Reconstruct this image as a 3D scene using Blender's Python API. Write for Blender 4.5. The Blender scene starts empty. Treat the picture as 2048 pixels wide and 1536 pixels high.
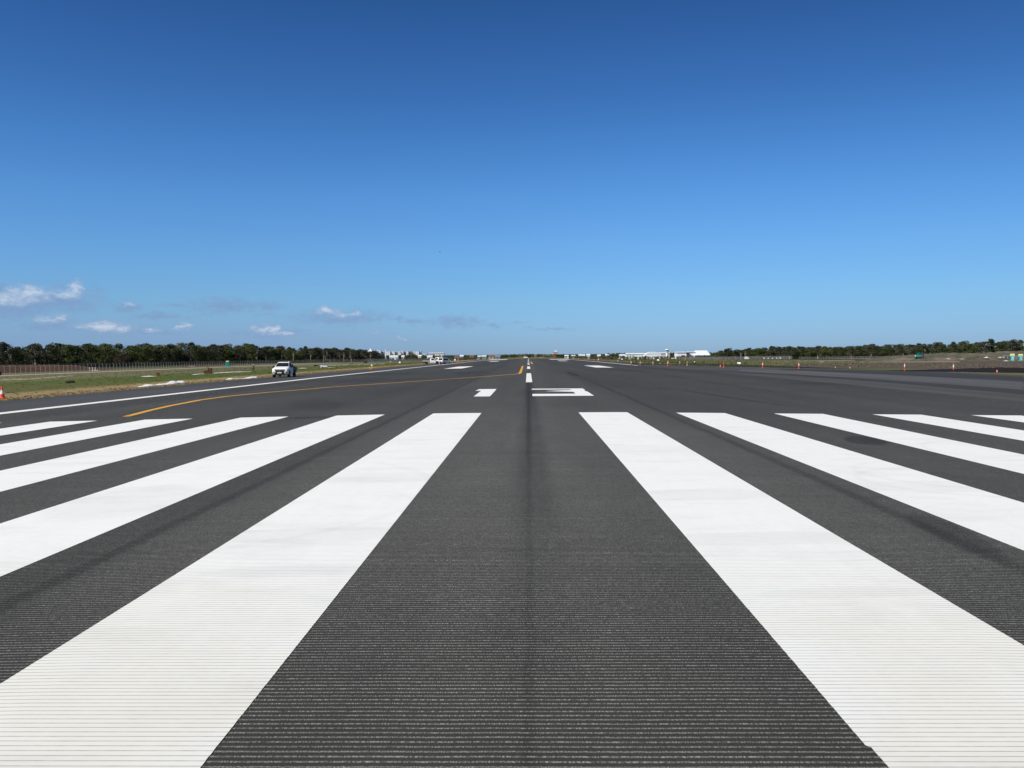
import bpy, bmesh, math, random
import numpy as np
from mathutils import Vector, Matrix
R = math.radians
rnd = random.Random(7)
sc = bpy.context.scene
col = sc.collection

# ------------------------------------------------------------------ terrain
XB = [-9000, -110, -30, -3, 3, 30, 110, 9000]
YB = [-400, 93, 600, 1100, 14000]
def C(x):
    a = abs(x)
    if a <= 3: return 0.0
    if a <= 30: return -0.01485*(a-3)
    if a <= 110: return -0.01485*27-0.02*(a-30)
    return -0.01485*27-1.6
def P(y):
    if y <= 93: return 0.0
    if y <= 600: return -0.0020*(y-93)
    if y <= 1100: return -1.014-0.007*(y-600)
    return -4.514
def G(x, y): return C(x)+P(y)

# ------------------------------------------------------------------ camera (solved from the runway markings)
CH, CF, CYAW, CPIT, CROLL, CX = 2.07338, 1740.0, -0.01894, -0.0343, -0.00773, -0.0451
cy_, sy_, cp_, sp_ = math.cos(CYAW), math.sin(CYAW), math.cos(CPIT), math.sin(CPIT)
CFW = Vector((sy_*cp_, cy_*cp_, sp_)); r0 = Vector((cy_, -sy_, 0)); u0 = r0.cross(CFW)
CR = r0*math.cos(CROLL)+u0*math.sin(CROLL); CU = -r0*math.sin(CROLL)+u0*math.cos(CROLL)
CO = Vector((CX, 0, CH))
def ray(u, v): return (CFW+CR*((u-1024)/CF)+CU*((768-v)/CF))
def at(u, v, off=0.0, ymax=12000):
    """ground point seen at photograph position u, v (used once, to survey where things stand)"""
    d = ray(u, v); t = 2.0; pt = t
    while t < ymax:
        p = CO+d*t
        if p.z < G(p.x, p.y)+off:
            a, b = pt, t
            for _ in range(30):
                m = (a+b)/2; q = CO+d*m
                if q.z < G(q.x, q.y)+off: b = m
                else: a = m
            q = CO+d*b
            return Vector((q.x, q.y, G(q.x, q.y)))
        pt = t; t *= 1.02
    q = CO+d*ymax
    return Vector((q.x, q.y, G(q.x, q.y)))
def atY(u, v, Y):
    d = ray(u, v); t = Y/d.y
    return CO+d*t
def onY(u, Y, v=712):
    p = atY(u, v, Y); return Vector((p.x, Y, G(p.x, Y)))

cam = bpy.data.cameras.new('camera'); cam.sensor_width = 36; cam.lens = 36*CF/2048
cam.clip_end = 40000; cam.clip_start = 0.1
co = bpy.data.objects.new('camera', cam); col.objects.link(co)
M3 = Matrix((CR, CU, -CFW)).transposed(); co.matrix_world = Matrix.Translation(CO) @ M3.to_4x4()
sc.camera = co
sc.view_settings.view_transform = 'Standard'; sc.view_settings.look = 'None'; sc.view_settings.exposure = 0
sc.render.engine = 'CYCLES'

# ------------------------------------------------------------------ node helpers
class NT:
    def __init__(s, tree): s.t = tree; s.n = tree.nodes; s.l = tree.links
    def new(s, typ, **kw):
        n = s.n.new(typ)
        for k, v in kw.items(): setattr(n, k, v)
        return n
    def inp(s, sock, v):
        if isinstance(v, (int, float)): sock.default_value = v
        elif isinstance(v, (tuple, list)):
            sock.default_value = tuple(v) if len(v) == len(sock.default_value) else tuple(v)+(1,)
        else: s.l.new(v, sock)
    def math(s, op, a, b=0.0, c=0.0, clamp=False):
        n = s.new('ShaderNodeMath', operation=op, use_clamp=clamp)
        s.inp(n.inputs[0], a); s.inp(n.inputs[1], b); s.inp(n.inputs[2], c); return n.outputs[0]
    def mix(s, f, a, b, blend='MIX'):
        n = s.new('ShaderNodeMix', data_type='RGBA', blend_type=blend)
        s.inp(n.inputs[0], f); s.inp(n.inputs[6], a); s.inp(n.inputs[7], b); return n.outputs[2]
    def noise(s, vec, scale, detail=3, rough=.55, sc3=None, out=0):
        if sc3:
            m = s.new('ShaderNodeMapping'); s.l.new(vec, m.inputs[0]); m.inputs['Scale'].default_value = sc3; vec = m.outputs[0]
        n = s.new('ShaderNodeTexNoise'); s.l.new(vec, n.inputs['Vector'])
        n.inputs['Scale'].default_value = scale; n.inputs['Detail'].default_value = detail; n.inputs['Roughness'].default_value = rough
        return n.outputs[out]
    def sstep(s, x, a, b):
        n = s.new('ShaderNodeMapRange', interpolation_type='SMOOTHSTEP')
        s.inp(n.inputs[0], x); n.inputs[1].default_value = a; n.inputs[2].default_value = b
        n.inputs[3].default_value = 0; n.inputs[4].default_value = 1; return n.outputs[0]
    def xyz(s, vec):
        n = s.new('ShaderNodeSeparateXYZ'); s.l.new(vec, n.inputs[0]); return n.outputs
    def coord(s, which='Object'): return s.new('ShaderNodeTexCoord').outputs[which]
def mat(name):
    m = bpy.data.materials.new(name); m.use_nodes = True
    t = NT(m.node_tree); b = m.node_tree.nodes['Principled BSDF']; return m, t, b
def simple(name, c, rough=.6, metal=0.0, var=.15, scale=3.0, spec=.4):
    m, t, b = mat(name)
    n = t.noise(t.coord(), scale, 4)
    f = t.math('MULTIPLY_ADD', n, 2*var, 1-var)
    cc = t.new('ShaderNodeVectorMath', operation='SCALE'); cc.inputs[0].default_value = c; t.l.new(f, cc.inputs['Scale'])
    t.l.new(cc.outputs[0], b.inputs['Base Color'])
    b.inputs['Roughness'].default_value = rough; b.inputs['Metallic'].default_value = metal
    b.inputs['Specular IOR Level'].default_value = spec
    return m
GP = 0.0565   # groove pitch
def groove(t, x, y, vec, w0, w1):
    f = t.math('FRACT', t.math('DIVIDE', y, GP))
    d = t.math('ABSOLUTE', t.math('SUBTRACT', f, .5))       # 0 at groove centre
    return t.math('SUBTRACT', 1.0, t.sstep(d, w0, w1))
def blot(t, X, Y, cx, cy, rx, ry, ang, wn):
    """soft-edged elliptic stain in metres on the ground"""
    dx = t.math('SUBTRACT', X, cx); dy = t.math('SUBTRACT', Y, cy); c, s_ = math.cos(ang), math.sin(ang)
    a = t.math('ADD', t.math('MULTIPLY', dx, c/rx), t.math('MULTIPLY', dy, s_/rx))
    b = t.math('ADD', t.math('MULTIPLY', dx, -s_/ry), t.math('MULTIPLY', dy, c/ry))
    r = t.math('ADD', t.math('MULTIPLY', a, a), t.math('MULTIPLY', b, b))
    r = t.math('ADD', r, t.math('MULTIPLY', t.math('SUBTRACT', wn, .5), 1.6))
    return t.math('SUBTRACT', 1.0, t.sstep(r, .55, 1.25))

def asphalt(name, base, grooved=True):
    m, t, b = mat(name); o = t.coord(); X, Y, Z = t.xyz(o)
    big = t.noise(o, .06, 4); lane = t.noise(o, 1.0, 3, sc3=(.35, .012, 1)); fine = t.noise(o, 55, 3, .7)
    tr = t.noise(o, 1.0, 4, .6, sc3=(.12, .9, 1)); mid = t.noise(o, 1.3, 4, .6)
    f = t.math('ADD', t.math('MULTIPLY', t.math('SUBTRACT', big, .5), .55), t.math('MULTIPLY', t.math('SUBTRACT', lane, .5), .75))
    f = t.math('ADD', f, t.math('MULTIPLY', t.math('SUBTRACT', tr, .5), .14))
    f = t.math('ADD', f, t.math('MULTIPLY', t.math('SUBTRACT', mid, .5), .25))
    f = t.math('ADD', f, t.math('MULTIPLY', t.math('SUBTRACT', fine, .5), 1.1))
    f = t.math('ADD', f, 1.0)
    if grooved:
        lat = t.math('ADD', t.math('ABSOLUTE', t.math('ADD', X, -.1)), t.math('MULTIPLY', t.math('SUBTRACT', t.noise(o, .8, 3), .5), .5))
        f = t.math('MULTIPLY', f, t.math('MULTIPLY_ADD', t.sstep(lat, 4.1, 4.7), -.17, 1.05))
        f = t.math('MULTIPLY', f, t.math('MULTIPLY_ADD', t.sstep(Y, 22, 60), -.13, 1.0))
        wn = t.noise(o, .55, 3); wob = t.math('MULTIPLY', t.math('SUBTRACT', t.noise(o, .35, 3), .5), .14)
        Xw = t.math('ADD', X, wob)
        def line(cx, w, amt, y0=None, y1=None, soft=1.6):
            d = t.math('ABSOLUTE', t.math('SUBTRACT', Xw, cx)); k = t.math('SUBTRACT', 1.0, t.sstep(d, w*.4, w*soft))
            if y0 is not None:
                k = t.math('MULTIPLY', k, t.sstep(Y, y0[0], y0[1]))
            if y1 is not None:
                k = t.math('MULTIPLY', k, t.math('SUBTRACT', 1.0, t.sstep(Y, y1[0], y1[1])))
            return t.math('SUBTRACT', 1.0, t.math('MULTIPLY', k, amt))
        Xs = Xw; Xw = t.math('ADD', X, t.math('MULTIPLY', t.math('SUBTRACT', t.noise(o, .5, 2), .5), .03))
        f = t.math('MULTIPLY', f, line(-.04, .075, .27, (9, 26)))
        f = t.math('MULTIPLY', f, line(0.04, .28, .26, (1, 16)))
        f = t.math('MULTIPLY', f, line(0.0, .22, .24, (28, 45), (62, 64)))
        gl = t.math('SUBTRACT', 1.0, t.sstep(t.math('ABSOLUTE', t.math('SUBTRACT', X, .1)), .25, 1.75))
        f = t.math('MULTIPLY', f, t.math('MULTIPLY_ADD', t.math('MULTIPLY', gl, t.sstep(t.noise(o, 1.0, 3, .6, sc3=(.9, .18, 1)), .25, .6)), .17, .95))
        f = t.math('MULTIPLY', f, t.math('MULTIPLY_ADD', t.math('MULTIPLY', t.sstep(Y, 6.0, 10.0), t.math('SUBTRACT', 1.0, t.sstep(Y, 18, 34))), .16, 1.0))
        Xw = Xs
        f = t.math('MULTIPLY', f, line(-.05, .035, .16, None, (24, 40)))
        f = t.math('MULTIPLY', f, line(-4.45, .09, .30, (3, 7), (75, 100)))
        f = t.math('MULTIPLY', f, line(-4.9, .6, .07))
        f = t.math('MULTIPLY', f, line(4.65, .10, .28, (3, 12), (100, 130)))
        f = t.math('MULTIPLY', f, line(4.35, .5, .08))
        f = t.math('MULTIPLY', f, line(13.6, .22, .22, (30, 60)))
        f = t.math('MULTIPLY', f, line(-13.6, .35, .12, (30, 60)))
        f = t.math('MULTIPLY', f, line(20.0, 1.6, .14, (20, 60)))
        for (cx, cy, rx, ry, an, amt) in [(4.75, 9.9, .27, 1.5, -.10, .28), (8.0, 20.9, .45, 1.2, -.2, .42), (-7.6, 29.6, .85, .55, 0, .35),
                (8.0, 52.7, .9, .6, 0, .40), (9.5, 43, .3, 9, .1, .30), (4.4, 89, .45, 9, .02, .40), (-7, 105, 2.4, 8, 0, .25), (-9.5, 38.5, 1.2, 5, .3, .16), (-19, 105, 9, 7, .3, .22), (13, 118, 2.2, 14, .1, .2),
                (26, 61, 9, 3.2, -.5, .2), (-13, 78, 5, 9, .5, .15)]:
            k = blot(t, X, Y, cx, cy, rx, ry, an, wn); f = t.math('MULTIPLY', f, t.math('SUBTRACT', 1.0, t.math('MULTIPLY', k, amt)))
    bc = t.new('ShaderNodeVectorMath', operation='SCALE'); bc.inputs[0].default_value = base; t.l.new(f, bc.inputs['Scale'])
    colr = bc.outputs[0]
    if grooved:
        Yg = t.math('ADD', Y, t.math('MULTIPLY', t.math('SUBTRACT', t.noise(o, 1.0, 3, .6, sc3=(1.1, .25, 1)), .5), .022))
        g = groove(t, X, Yg, o, .12, .20)
        sp = t.noise(o, 1.0, 2, .7, sc3=(150, 30, 1)); sp = t.sstep(sp, .32, .70)
        sp2 = t.noise(o, 4.0, 3, .6, sc3=(3, 9, 1))
        row = t.new('ShaderNodeTexWhiteNoise', noise_dimensions='1D'); t.l.new(t.math('FLOOR', t.math('DIVIDE', Yg, GP)), row.inputs['W'])
        br = t.math('MULTIPLY', t.math('MULTIPLY_ADD', t.math('POWER', sp, 1.6), .33, .062), t.math('MULTIPLY_ADD', sp2, 1.1, .30))  # speckled glints of sunlit groove edges, painted into the base colour
        br = t.math('MULTIPLY', br, t.math('MULTIPLY_ADD', row.outputs['Value'], .22, .90))
        br = t.math('MULTIPLY', br, f)
        cb = t.new('ShaderNodeCombineColor'); t.l.new(br, cb.inputs[0]); t.l.new(br, cb.inputs[1]); t.l.new(t.math('MULTIPLY', br, .93), cb.inputs[2])
        colr = t.mix(g, colr, cb.outputs[0])
    t.l.new(colr, b.inputs['Base Color']); b.inputs['Roughness'].default_value = .92; b.inputs['Specular IOR Level'].default_value = .15
    bp = t.new('ShaderNodeBump'); bp.inputs['Strength'].default_value = .35; bp.inputs['Distance'].default_value = .004
    t.l.new(fine, bp.inputs['Height']); t.l.new(bp.outputs[0], b.inputs['Normal'])
    return m
def paint(name, base, grooved=True, wear=.10):
    m, t, b = mat(name); o = t.coord(); X, Y, Z = t.xyz(o)
    tr = t.noise(o, 1.0, 6, .66, sc3=(.45, 1.3, 1)); big = t.noise(o, .25, 4); mid = t.noise(o, 2.0, 5, .65); tk = t.noise(o, 1, 3, .6, sc3=(6, .3, 1))
    f = t.math('ADD', 1.0, t.math('MULTIPLY', t.sstep(tr, .46, .74), -wear))
    f = t.math('ADD', f, t.math('MULTIPLY', t.math('SUBTRACT', mid, .5), wear*.8))
    f = t.math('ADD', f, t.math('MULTIPLY', t.math('SUBTRACT', tk, .5), wear*.5))
    f = t.math('ADD', f, t.math('MULTIPLY', t.noise(o, 160, 2), .05))
    f = t.math('MULTIPLY', f, t.math('MULTIPLY_ADD', t.sstep(Y, 4.5, 11), .10, .90))
    smn = t.noise(o, 1.0, 5, .7, sc3=(1.2, 5, 1))
    for (sx_, sy_, rx_, ry_, am_) in ((2.6, 9.6, 1.5, .35, .10), (2.4, 12.6, 1.4, .5, .08), (2.7, 7.4, .9, .18, .08), (-2.5, 9.9, 1.6, .4, .09), (-2.3, 8.2, .8, .25, .09), (-2.6, 14.5, 1.4, .6, .06), (5.9, 13.5, 1.2, .6, .08), (-5.9, 12.5, 1.0, 1.6, .08), (2.5, 18.5, 1.4, .9, .05)):
        f = t.math('SUBTRACT', f, t.math('MULTIPLY', blot(t, X, Y, sx_, sy_, rx_, ry_, .08, smn), am_*.7))
    # faint curved tyre scuffs
    for (cx, cy, rr) in ((7.0, 14.2, 1.6), (7.6, 15.1, 1.9), (10.9, 19.0, 2.2), (-6.5, 13, 5.0)):
        d = t.new('ShaderNodeVectorMath', operation='DISTANCE'); t.l.new(o, d.inputs[0]); d.inputs[1].default_value = (cx, cy, 0)
        k = t.math('ABSOLUTE', t.math('SUBTRACT', d.outputs['Value'], rr)); k = t.math('SUBTRACT', 1.0, t.sstep(k, .02, .14))
        f = t.math('SUBTRACT', f, t.math('MULTIPLY', k, t.math('MULTIPLY', big, .07)))
    c2 = t.mix(t.math('MULTIPLY', t.sstep(t.noise(o, .5, 4), .40, .60), t.math('SUBTRACT', 1.0, t.sstep(Y, 4.5, 9.5))), base, (base[0]*.965, base[1]*.945, base[2]*.885))
    s_ = t.new('ShaderNodeVectorMath', operation='SCALE'); t.l.new(c2, s_.inputs[0]); t.l.new(f, s_.inputs['Scale']); cc = s_.outputs[0]
    if grooved:
        g = groove(t, X, Y, o, .05, .12); g = t.math('MULTIPLY', g, t.math('MULTIPLY_ADD', t.noise(o, 1, 3, .7, sc3=(9, 18, 1)), .9, .12), clamp=True)
        cc = t.mix(g, cc, (.26*base[0], .26*base[1], .25*base[2]))
    t.l.new(cc, b.inputs['Base Color']); b.inputs['Roughness'].default_value = .75; b.inputs['Specular IOR Level'].default_value = .2
    return m

# ------------------------------------------------------------------ mesh helpers
class MB:
    def __init__(s): s.v = []; s.f = []
    def add(s, vs, fs, mx=None):
        k = len(s.v)
        s.v += [tuple(mx @ Vector(p)) if mx else tuple(p) for p in vs]; s.f += [tuple(i+k for i in f) for f in fs]; return s
    def box(s, x, y, z, sx, sy, sz, mx=None, taper=1.0, tx=0, ty=0):
        a, b, c = sx/2, sy/2, sz/2
        vs = [(x+i*a, y+j*b, z-c) for i, j in ((-1, -1), (1, -1), (1, 1), (-1, 1))]+[(x+i*a*taper+tx, y+j*b*taper+ty, z+c) for i, j in ((-1, -1), (1, -1), (1, 1), (-1, 1))]
        return s.add(vs, [(3, 2, 1, 0), (4, 5, 6, 7), (0, 1, 5, 4), (1, 2, 6, 5), (2, 3, 7, 6), (3, 0, 4, 7)], mx)
    def bbox(s, x, y, z, sx, sy, sz, bv=.03, seg=2):
        bm = bmesh.new(); bmesh.ops.create_cube(bm, size=1)
        for v in bm.verts: v.co = Vector((x+v.co.x*sx, y+v.co.y*sy, z+v.co.z*sz))
        bmesh.ops.bevel(bm, geom=bm.edges[:], offset=bv, segments=seg, affect='EDGES', profile=.5)
        bm.verts.index_update(); s.add([v.co[:] for v in bm.verts], [[v.index for v in f.verts] for f in bm.faces]); bm.free(); return s
    def cyl(s, p0, p1, r0, r1=None, n=10, cap=True):
        r1 = r0 if r1 is None else r1; p0, p1 = Vector(p0), Vector(p1); d = (p1-p0).normalized()
        a = d.orthogonal().normalized(); b = d.cross(a); vs = []
        for p, r in ((p0, r0), (p1, r1)):
            for i in range(n):
                t = 2*math.pi*i/n; vs.append(p+a*math.cos(t)*r+b*math.sin(t)*r)
        fs = [(i, (i+1) % n, n+(i+1) % n, n+i) for i in range(n)]
        if cap: fs += [tuple(range(n-1, -1, -1)), tuple(range(n, 2*n))]
        return s.add(vs, fs)
    def lathe(s, prof, n=16, c=(0, 0, 0)):
        vs = []
        for r, z in prof:
            for i in range(n):
                t = 2*math.pi*i/n; vs.append((c[0]+r*math.cos(t), c[1]+r*math.sin(t), c[2]+z))
        fs = []
        for k in range(len(prof)-1):
            for i in range(n): fs.append((k*n+i, k*n+(i+1) % n, (k+1)*n+(i+1) % n, (k+1)*n+i))
        fs += [tuple(range(n-1, -1, -1)), tuple(range((len(prof)-1)*n, len(prof)*n))]
        return s.add(vs, fs)
    def loft(s, rings):
        n = len(rings[0]); vs = [p for r in rings for p in r]; fs = []
        for k in range(len(rings)-1):
            for i in range(n): fs.append((k*n+i, k*n+(i+1) % n, (k+1)*n+(i+1) % n, (k+1)*n+i))
        fs += [tuple(range(n-1, -1, -1)), tuple(range((len(rings)-1)*n, len(rings)*n))]
        return s.add(vs, fs)
    def quad(s, a, b, c, d, mx=None): return s.add([a, b, c, d], [(0, 1, 2, 3)], mx)
    def ball(s, c, r, n=10, m=6, sc3=(1, 1, 1)):
        pr = []
        vs = []; fs = []
        for j in range(m+1):
            ph = math.pi*j/m
            for i in range(n):
                th = 2*math.pi*i/n
                vs.append((c[0]+r*sc3[0]*math.sin(ph)*math.cos(th), c[1]+r*sc3[1]*math.sin(ph)*math.sin(th), c[2]-r*sc3[2]*math.cos(ph)))
        for j in range(m):
            for i in range(n): fs.append((j*n+i, j*n+(i+1) % n, (j+1)*n+(i+1) % n, (j+1)*n+i))
        return s.add(vs, fs)
    def build(s, name, m, parent=None, smooth=False):
        me = bpy.data.meshes.new(name); me.from_pydata(s.v, [], s.f); me.validate(); me.update()
        if m: me.materials.append(m)
        o = bpy.data.objects.new(name, me); col.objects.link(o)
        if parent: o.parent = parent
        if smooth:
            for p in me.polygons: p.use_smooth = True
        return o
def tag(o, label=None, cat=None, group=None, kind=None):
    if label: o['label'] = label
    if cat: o['category'] = cat
    if group: o['group'] = group
    if kind: o['kind'] = kind
    return o
def empty(name, loc, label=None, cat=None, group=None, rz=0.0):
    o = bpy.data.objects.new(name, None); o.empty_display_size = .3; col.objects.link(o); o.location = loc; o.rotation_euler = (0, 0, rz)
    return tag(o, label, cat, group)
KIDS = {}
def copy_tree(o, parent=None):
    c = o.copy(); col.objects.link(c); c.parent = parent
    for ch in [x for x in o.children]: copy_tree(ch, c)
    return c
def drape(name, poly, off, m, kind='structure', more=()):
    """lay a flat outline (list of x, y) on the terrain, cut along the terrain's break lines"""
    bm = bmesh.new(); vs = [bm.verts.new((p[0], p[1], 0)) for p in poly]; bm.faces.new(vs)
    for pc in more: bm.faces.new([bm.verts.new((p[0], p[1], 0)) for p in pc])
    if len(poly) > 4: bmesh.ops.triangulate(bm, faces=bm.faces[:])
    allp = list(poly)+[p for pc in more for p in pc]; x0, x1 = min(p[0] for p in allp), max(p[0] for p in allp); y0, y1 = min(p[1] for p in allp), max(p[1] for p in allp)
    for b in XB:
        if x0 < b < x1: bmesh.ops.bisect_plane(bm, geom=bm.verts[:]+bm.edges[:]+bm.faces[:], plane_co=(b, 0, 0), plane_no=(1, 0, 0))
    for b in YB:
        if y0 < b < y1: bmesh.ops.bisect_plane(bm, geom=bm.verts[:]+bm.edges[:]+bm.faces[:], plane_co=(0, b, 0), plane_no=(0, 1, 0))
    for v in bm.verts: v.co.z = G(v.co.x, v.co.y)+off
    bmesh.ops.recalc_face_normals(bm, faces=bm.faces[:])
    for f in bm.faces:
        if f.normal.z < 0: f.normal_flip()
    me = bpy.data.meshes.new(name); bm.to_mesh(me); bm.free(); me.materials.append(m)
    o = bpy.data.objects.new(name, me); col.objects.link(o)
    if kind: o['kind'] = kind
    return o
def ribbon(pts, w, jit=0.0):
    pts = [Vector((p[0], p[1])) for p in pts]; L, Rr = [], []
    for i, p in enumerate(pts):
        a = pts[max(i-1, 0)]; b = pts[min(i+1, len(pts)-1)]; d = (b-a).normalized(); n = Vector((-d.y, d.x))
        ww = w*(1+jit*(rnd.random()-.5)) if jit else w
        L.append(p+n*ww/2); Rr.append(p-n*ww/2)
    return L+Rr[::-1]
def wobble(pts, amp, step):
    out = []
    n = len(pts)
    for i in range(n):
        a = Vector(pts[i][:2]); b = Vector(pts[(i+1) % n][:2]); L = (b-a).length; k = max(1, int(L/step))
        for j in range(k):
            q = a.lerp(b, j/k); out.append(q+Vector((rnd.uniform(-amp, amp), rnd.uniform(-amp, amp))) if j else q)
    return out

# ------------------------------------------------------------------ sky and sun
SUN_AZ, SUN_EL = R(-128), R(43)       # azimuth from +Y, towards +X positive
w = bpy.data.worlds.new('World'); sc.world = w; w.use_nodes = True
t = NT(w.node_tree); bg = w.node_tree.nodes['Background']
sky = t.new('ShaderNodeTexSky', sky_type='NISHITA'); sky.sun_disc = False; sky.sun_elevation = SUN_EL; sky.sun_rotation = SUN_AZ
sky.altitude = 0; sky.air_density = 1.0; sky.dust_density = .25; sky.ozone_density = 2.2
dr = t.coord('Generated'); dx, dy, dz = t.xyz(dr)
el = t.math('ARCSINE', dz); az = t.math('ARCTAN2', dx, dy)
skyc = sky.outputs[0]
TINT = [(0.0, (.38, .64, 1.24)), (0.015, (0.39, 0.65, 1.24)), (0.059, (0.42, 0.73, 1.18)), (0.114, (0.425, 0.765, 1.21)), (0.167, (0.385, 0.75, 1.21)), (0.220, (0.313, 0.671, 1.113)), (0.271, (0.257, 0.569, 0.992)), (0.321, (0.222, 0.503, 0.899)), (0.364, (0.189, 0.438, 0.792)), (.6, (.45, .55, .62)), (1.0, (.8, .8, .75))]
rp = t.new('ShaderNodeValToRGB'); t.l.new(t.math('DIVIDE', el, R(60), clamp=True), rp.inputs[0])
while len(rp.color_ramp.elements) < len(TINT): rp.color_ramp.elements.new(.5)
for e, (p, c) in zip(rp.color_ramp.elements, TINT): e.position = p; e.color = (c[0]*.5, c[1]*.5, c[2]*.5, 1)
tint = t.new('ShaderNodeVectorMath', operation='SCALE'); t.l.new(rp.outputs[0], tint.inputs[0]); t.l.new(t.math('MULTIPLY_ADD', t.sstep(az, R(2), R(40)), -.30, 2.0), tint.inputs['Scale'])
skyc = t.mix(1.0, skyc, tint.outputs[0], 'MULTIPLY')
# clouds: low fair-weather cumulus, placed by bearing and elevation
cb = t.new('ShaderNodeCombineXYZ'); t.l.new(az, cb.inputs[0]); t.l.new(el, cb.inputs[1]); ae = cb.outputs[0]
def vm(op, a_, b_=None, c_=None):
    n_ = t.new('ShaderNodeVectorMath', operation=op)
    for i_, q_ in enumerate((a_, b_, c_)):
        if q_ is None: continue
        if isinstance(q_, tuple): n_.inputs[i_].default_value = q_
        else: t.l.new(q_, n_.inputs[i_])
    return n_
na = t.noise(ae, 1.0, 4, .6, sc3=(38, 75, 1), out='Color'); nb = t.noise(ae, 1.0, 5, .68, sc3=(120, 230, 1), out='Color')
wa = vm('MULTIPLY', vm('SUBTRACT', na, (.5, .5, .5)).outputs[0], (.045, .014, 0)).outputs[0]; wb = vm('MULTIPLY', vm('SUBTRACT', nb, (.5, .5, .5)).outputs[0], (.018, .009, 0)).outputs[0]
aw = vm('ADD', vm('ADD', ae, wa).outputs[0], wb).outputs[0]
def field(blobs, grow):
    acc = None
    for (u, v, hx, hy, op) in blobs:
        d = ray(u, v).normalized(); a0 = math.atan2(d.x, d.y); e0 = math.asin(d.z); sx, sy = CF/(hx*grow), CF/(hy*grow)
        L = vm('LENGTH', vm('MULTIPLY_ADD', aw, (sx, sy, 0), (-a0*sx, -e0*sy, 0)).outputs[0]).outputs['Value']
        q = t.math('SUBTRACT', 1.0+op, L); acc = q if acc is None else t.math('MAXIMUM', acc, q)
    return acc
GREY = [(25, 603, 60, 20, .6), (95, 600, 60, 16, .5), (145, 590, 32, 18, .35), (255, 611, 28, 10, .1), (352, 613, 44, 5, -.2), (452, 612, 62, 11, .2), (536, 613, 36, 9, .0), (318, 633, 52, 7, -.1), (530, 631, 36, 5, -.2), (682, 634, 66, 12, .35), (740, 637, 26, 6, 0),
  (788, 637, 20, 5, -.1), (826, 641, 34, 6, .0), (912, 643, 56, 10, .05), (990, 650, 24, 7, -.15), (1040, 645, 30, 3, -.2), (1100, 657, 70, 3, -.2), (102, 648, 60, 12, .0), (215, 658, 56, 12, .1), (310, 662, 46, 9, -.1), (540, 665, 60, 9, .0)]
WHITE = [(58, 587, 26, 12, .2), (20, 598, 34, 10, .0), (148, 576, 15, 10, .2), (128, 588, 36, 8, -.05), (262, 604, 14, 5, -.1), (92, 640, 22, 7, .0), (122, 637, 14, 7, .0), (212, 652, 30, 9, .3), (242, 656, 22, 7, .0), (303, 658, 16, 6, -.1), (366, 653, 20, 6, .15), (524, 658, 18, 7, .1), (548, 659, 14, 7, .2), (577, 668, 14, 3, 0), (655, 621, 20, 7, .2), (690, 627, 34, 6, -.1), (752, 668, 20, 4, -.2), (800, 674, 12, 4, -.2)]
nf = t.math('MULTIPLY', t.math('SUBTRACT', t.noise(ae, 1.0, 6, .65, sc3=(90, 150, 1)), .5), 2.2)
g_ = t.math('ADD', field(GREY, 1.22), nf); w_f = t.math('ADD', field(WHITE, 1.32), t.math('MULTIPLY', nf, .8))
dens = t.math('MULTIPLY', t.sstep(g_, -.25, 1.25), .66); lit = t.sstep(w_f, -.25, 1.25)
dens = t.math('MAXIMUM', dens, t.math('MULTIPLY', lit, .82))
hz = t.math('MULTIPLY', t.math('SUBTRACT', 1.0, t.sstep(el, R(.3), R(3.3))), t.math('SUBTRACT', 1.0, t.sstep(az, R(-22), R(3))))
hz = t.math('MULTIPLY', hz, t.math('MULTIPLY_ADD', t.noise(ae, 22, 5), .9, .1), clamp=True)
SK = 1/0.10
skyc = t.mix(t.math('MULTIPLY', hz, .7), skyc, (.215*SK, .335*SK, .60*SK))
ccol = t.mix(t.math('MAXIMUM', lit, 0.0, clamp=True), (.215*SK, .315*SK, .535*SK), (.60*SK, .66*SK, .78*SK))
skyc = t.mix(dens, skyc, ccol)
t.l.new(skyc, bg.inputs[0]); bg.inputs[1].default_value = 0.10
w.cycles.sampling_method = 'MANUAL'; w.cycles.sample_map_resolution = 512

sl = bpy.data.lights.new('sun', 'SUN'); sl.energy = 4.7; sl.angle = R(.53); sl.color = (1, .945, .85)
so = bpy.data.objects.new('sun', sl); col.objects.link(so)
sd = Vector((math.sin(SUN_AZ)*math.cos(SUN_EL), math.cos(SUN_AZ)*math.cos(SUN_EL), math.sin(SUN_EL)))
so.rotation_euler = sd.to_track_quat('Z', 'Y').to_euler(); so.location = sd*80

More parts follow.
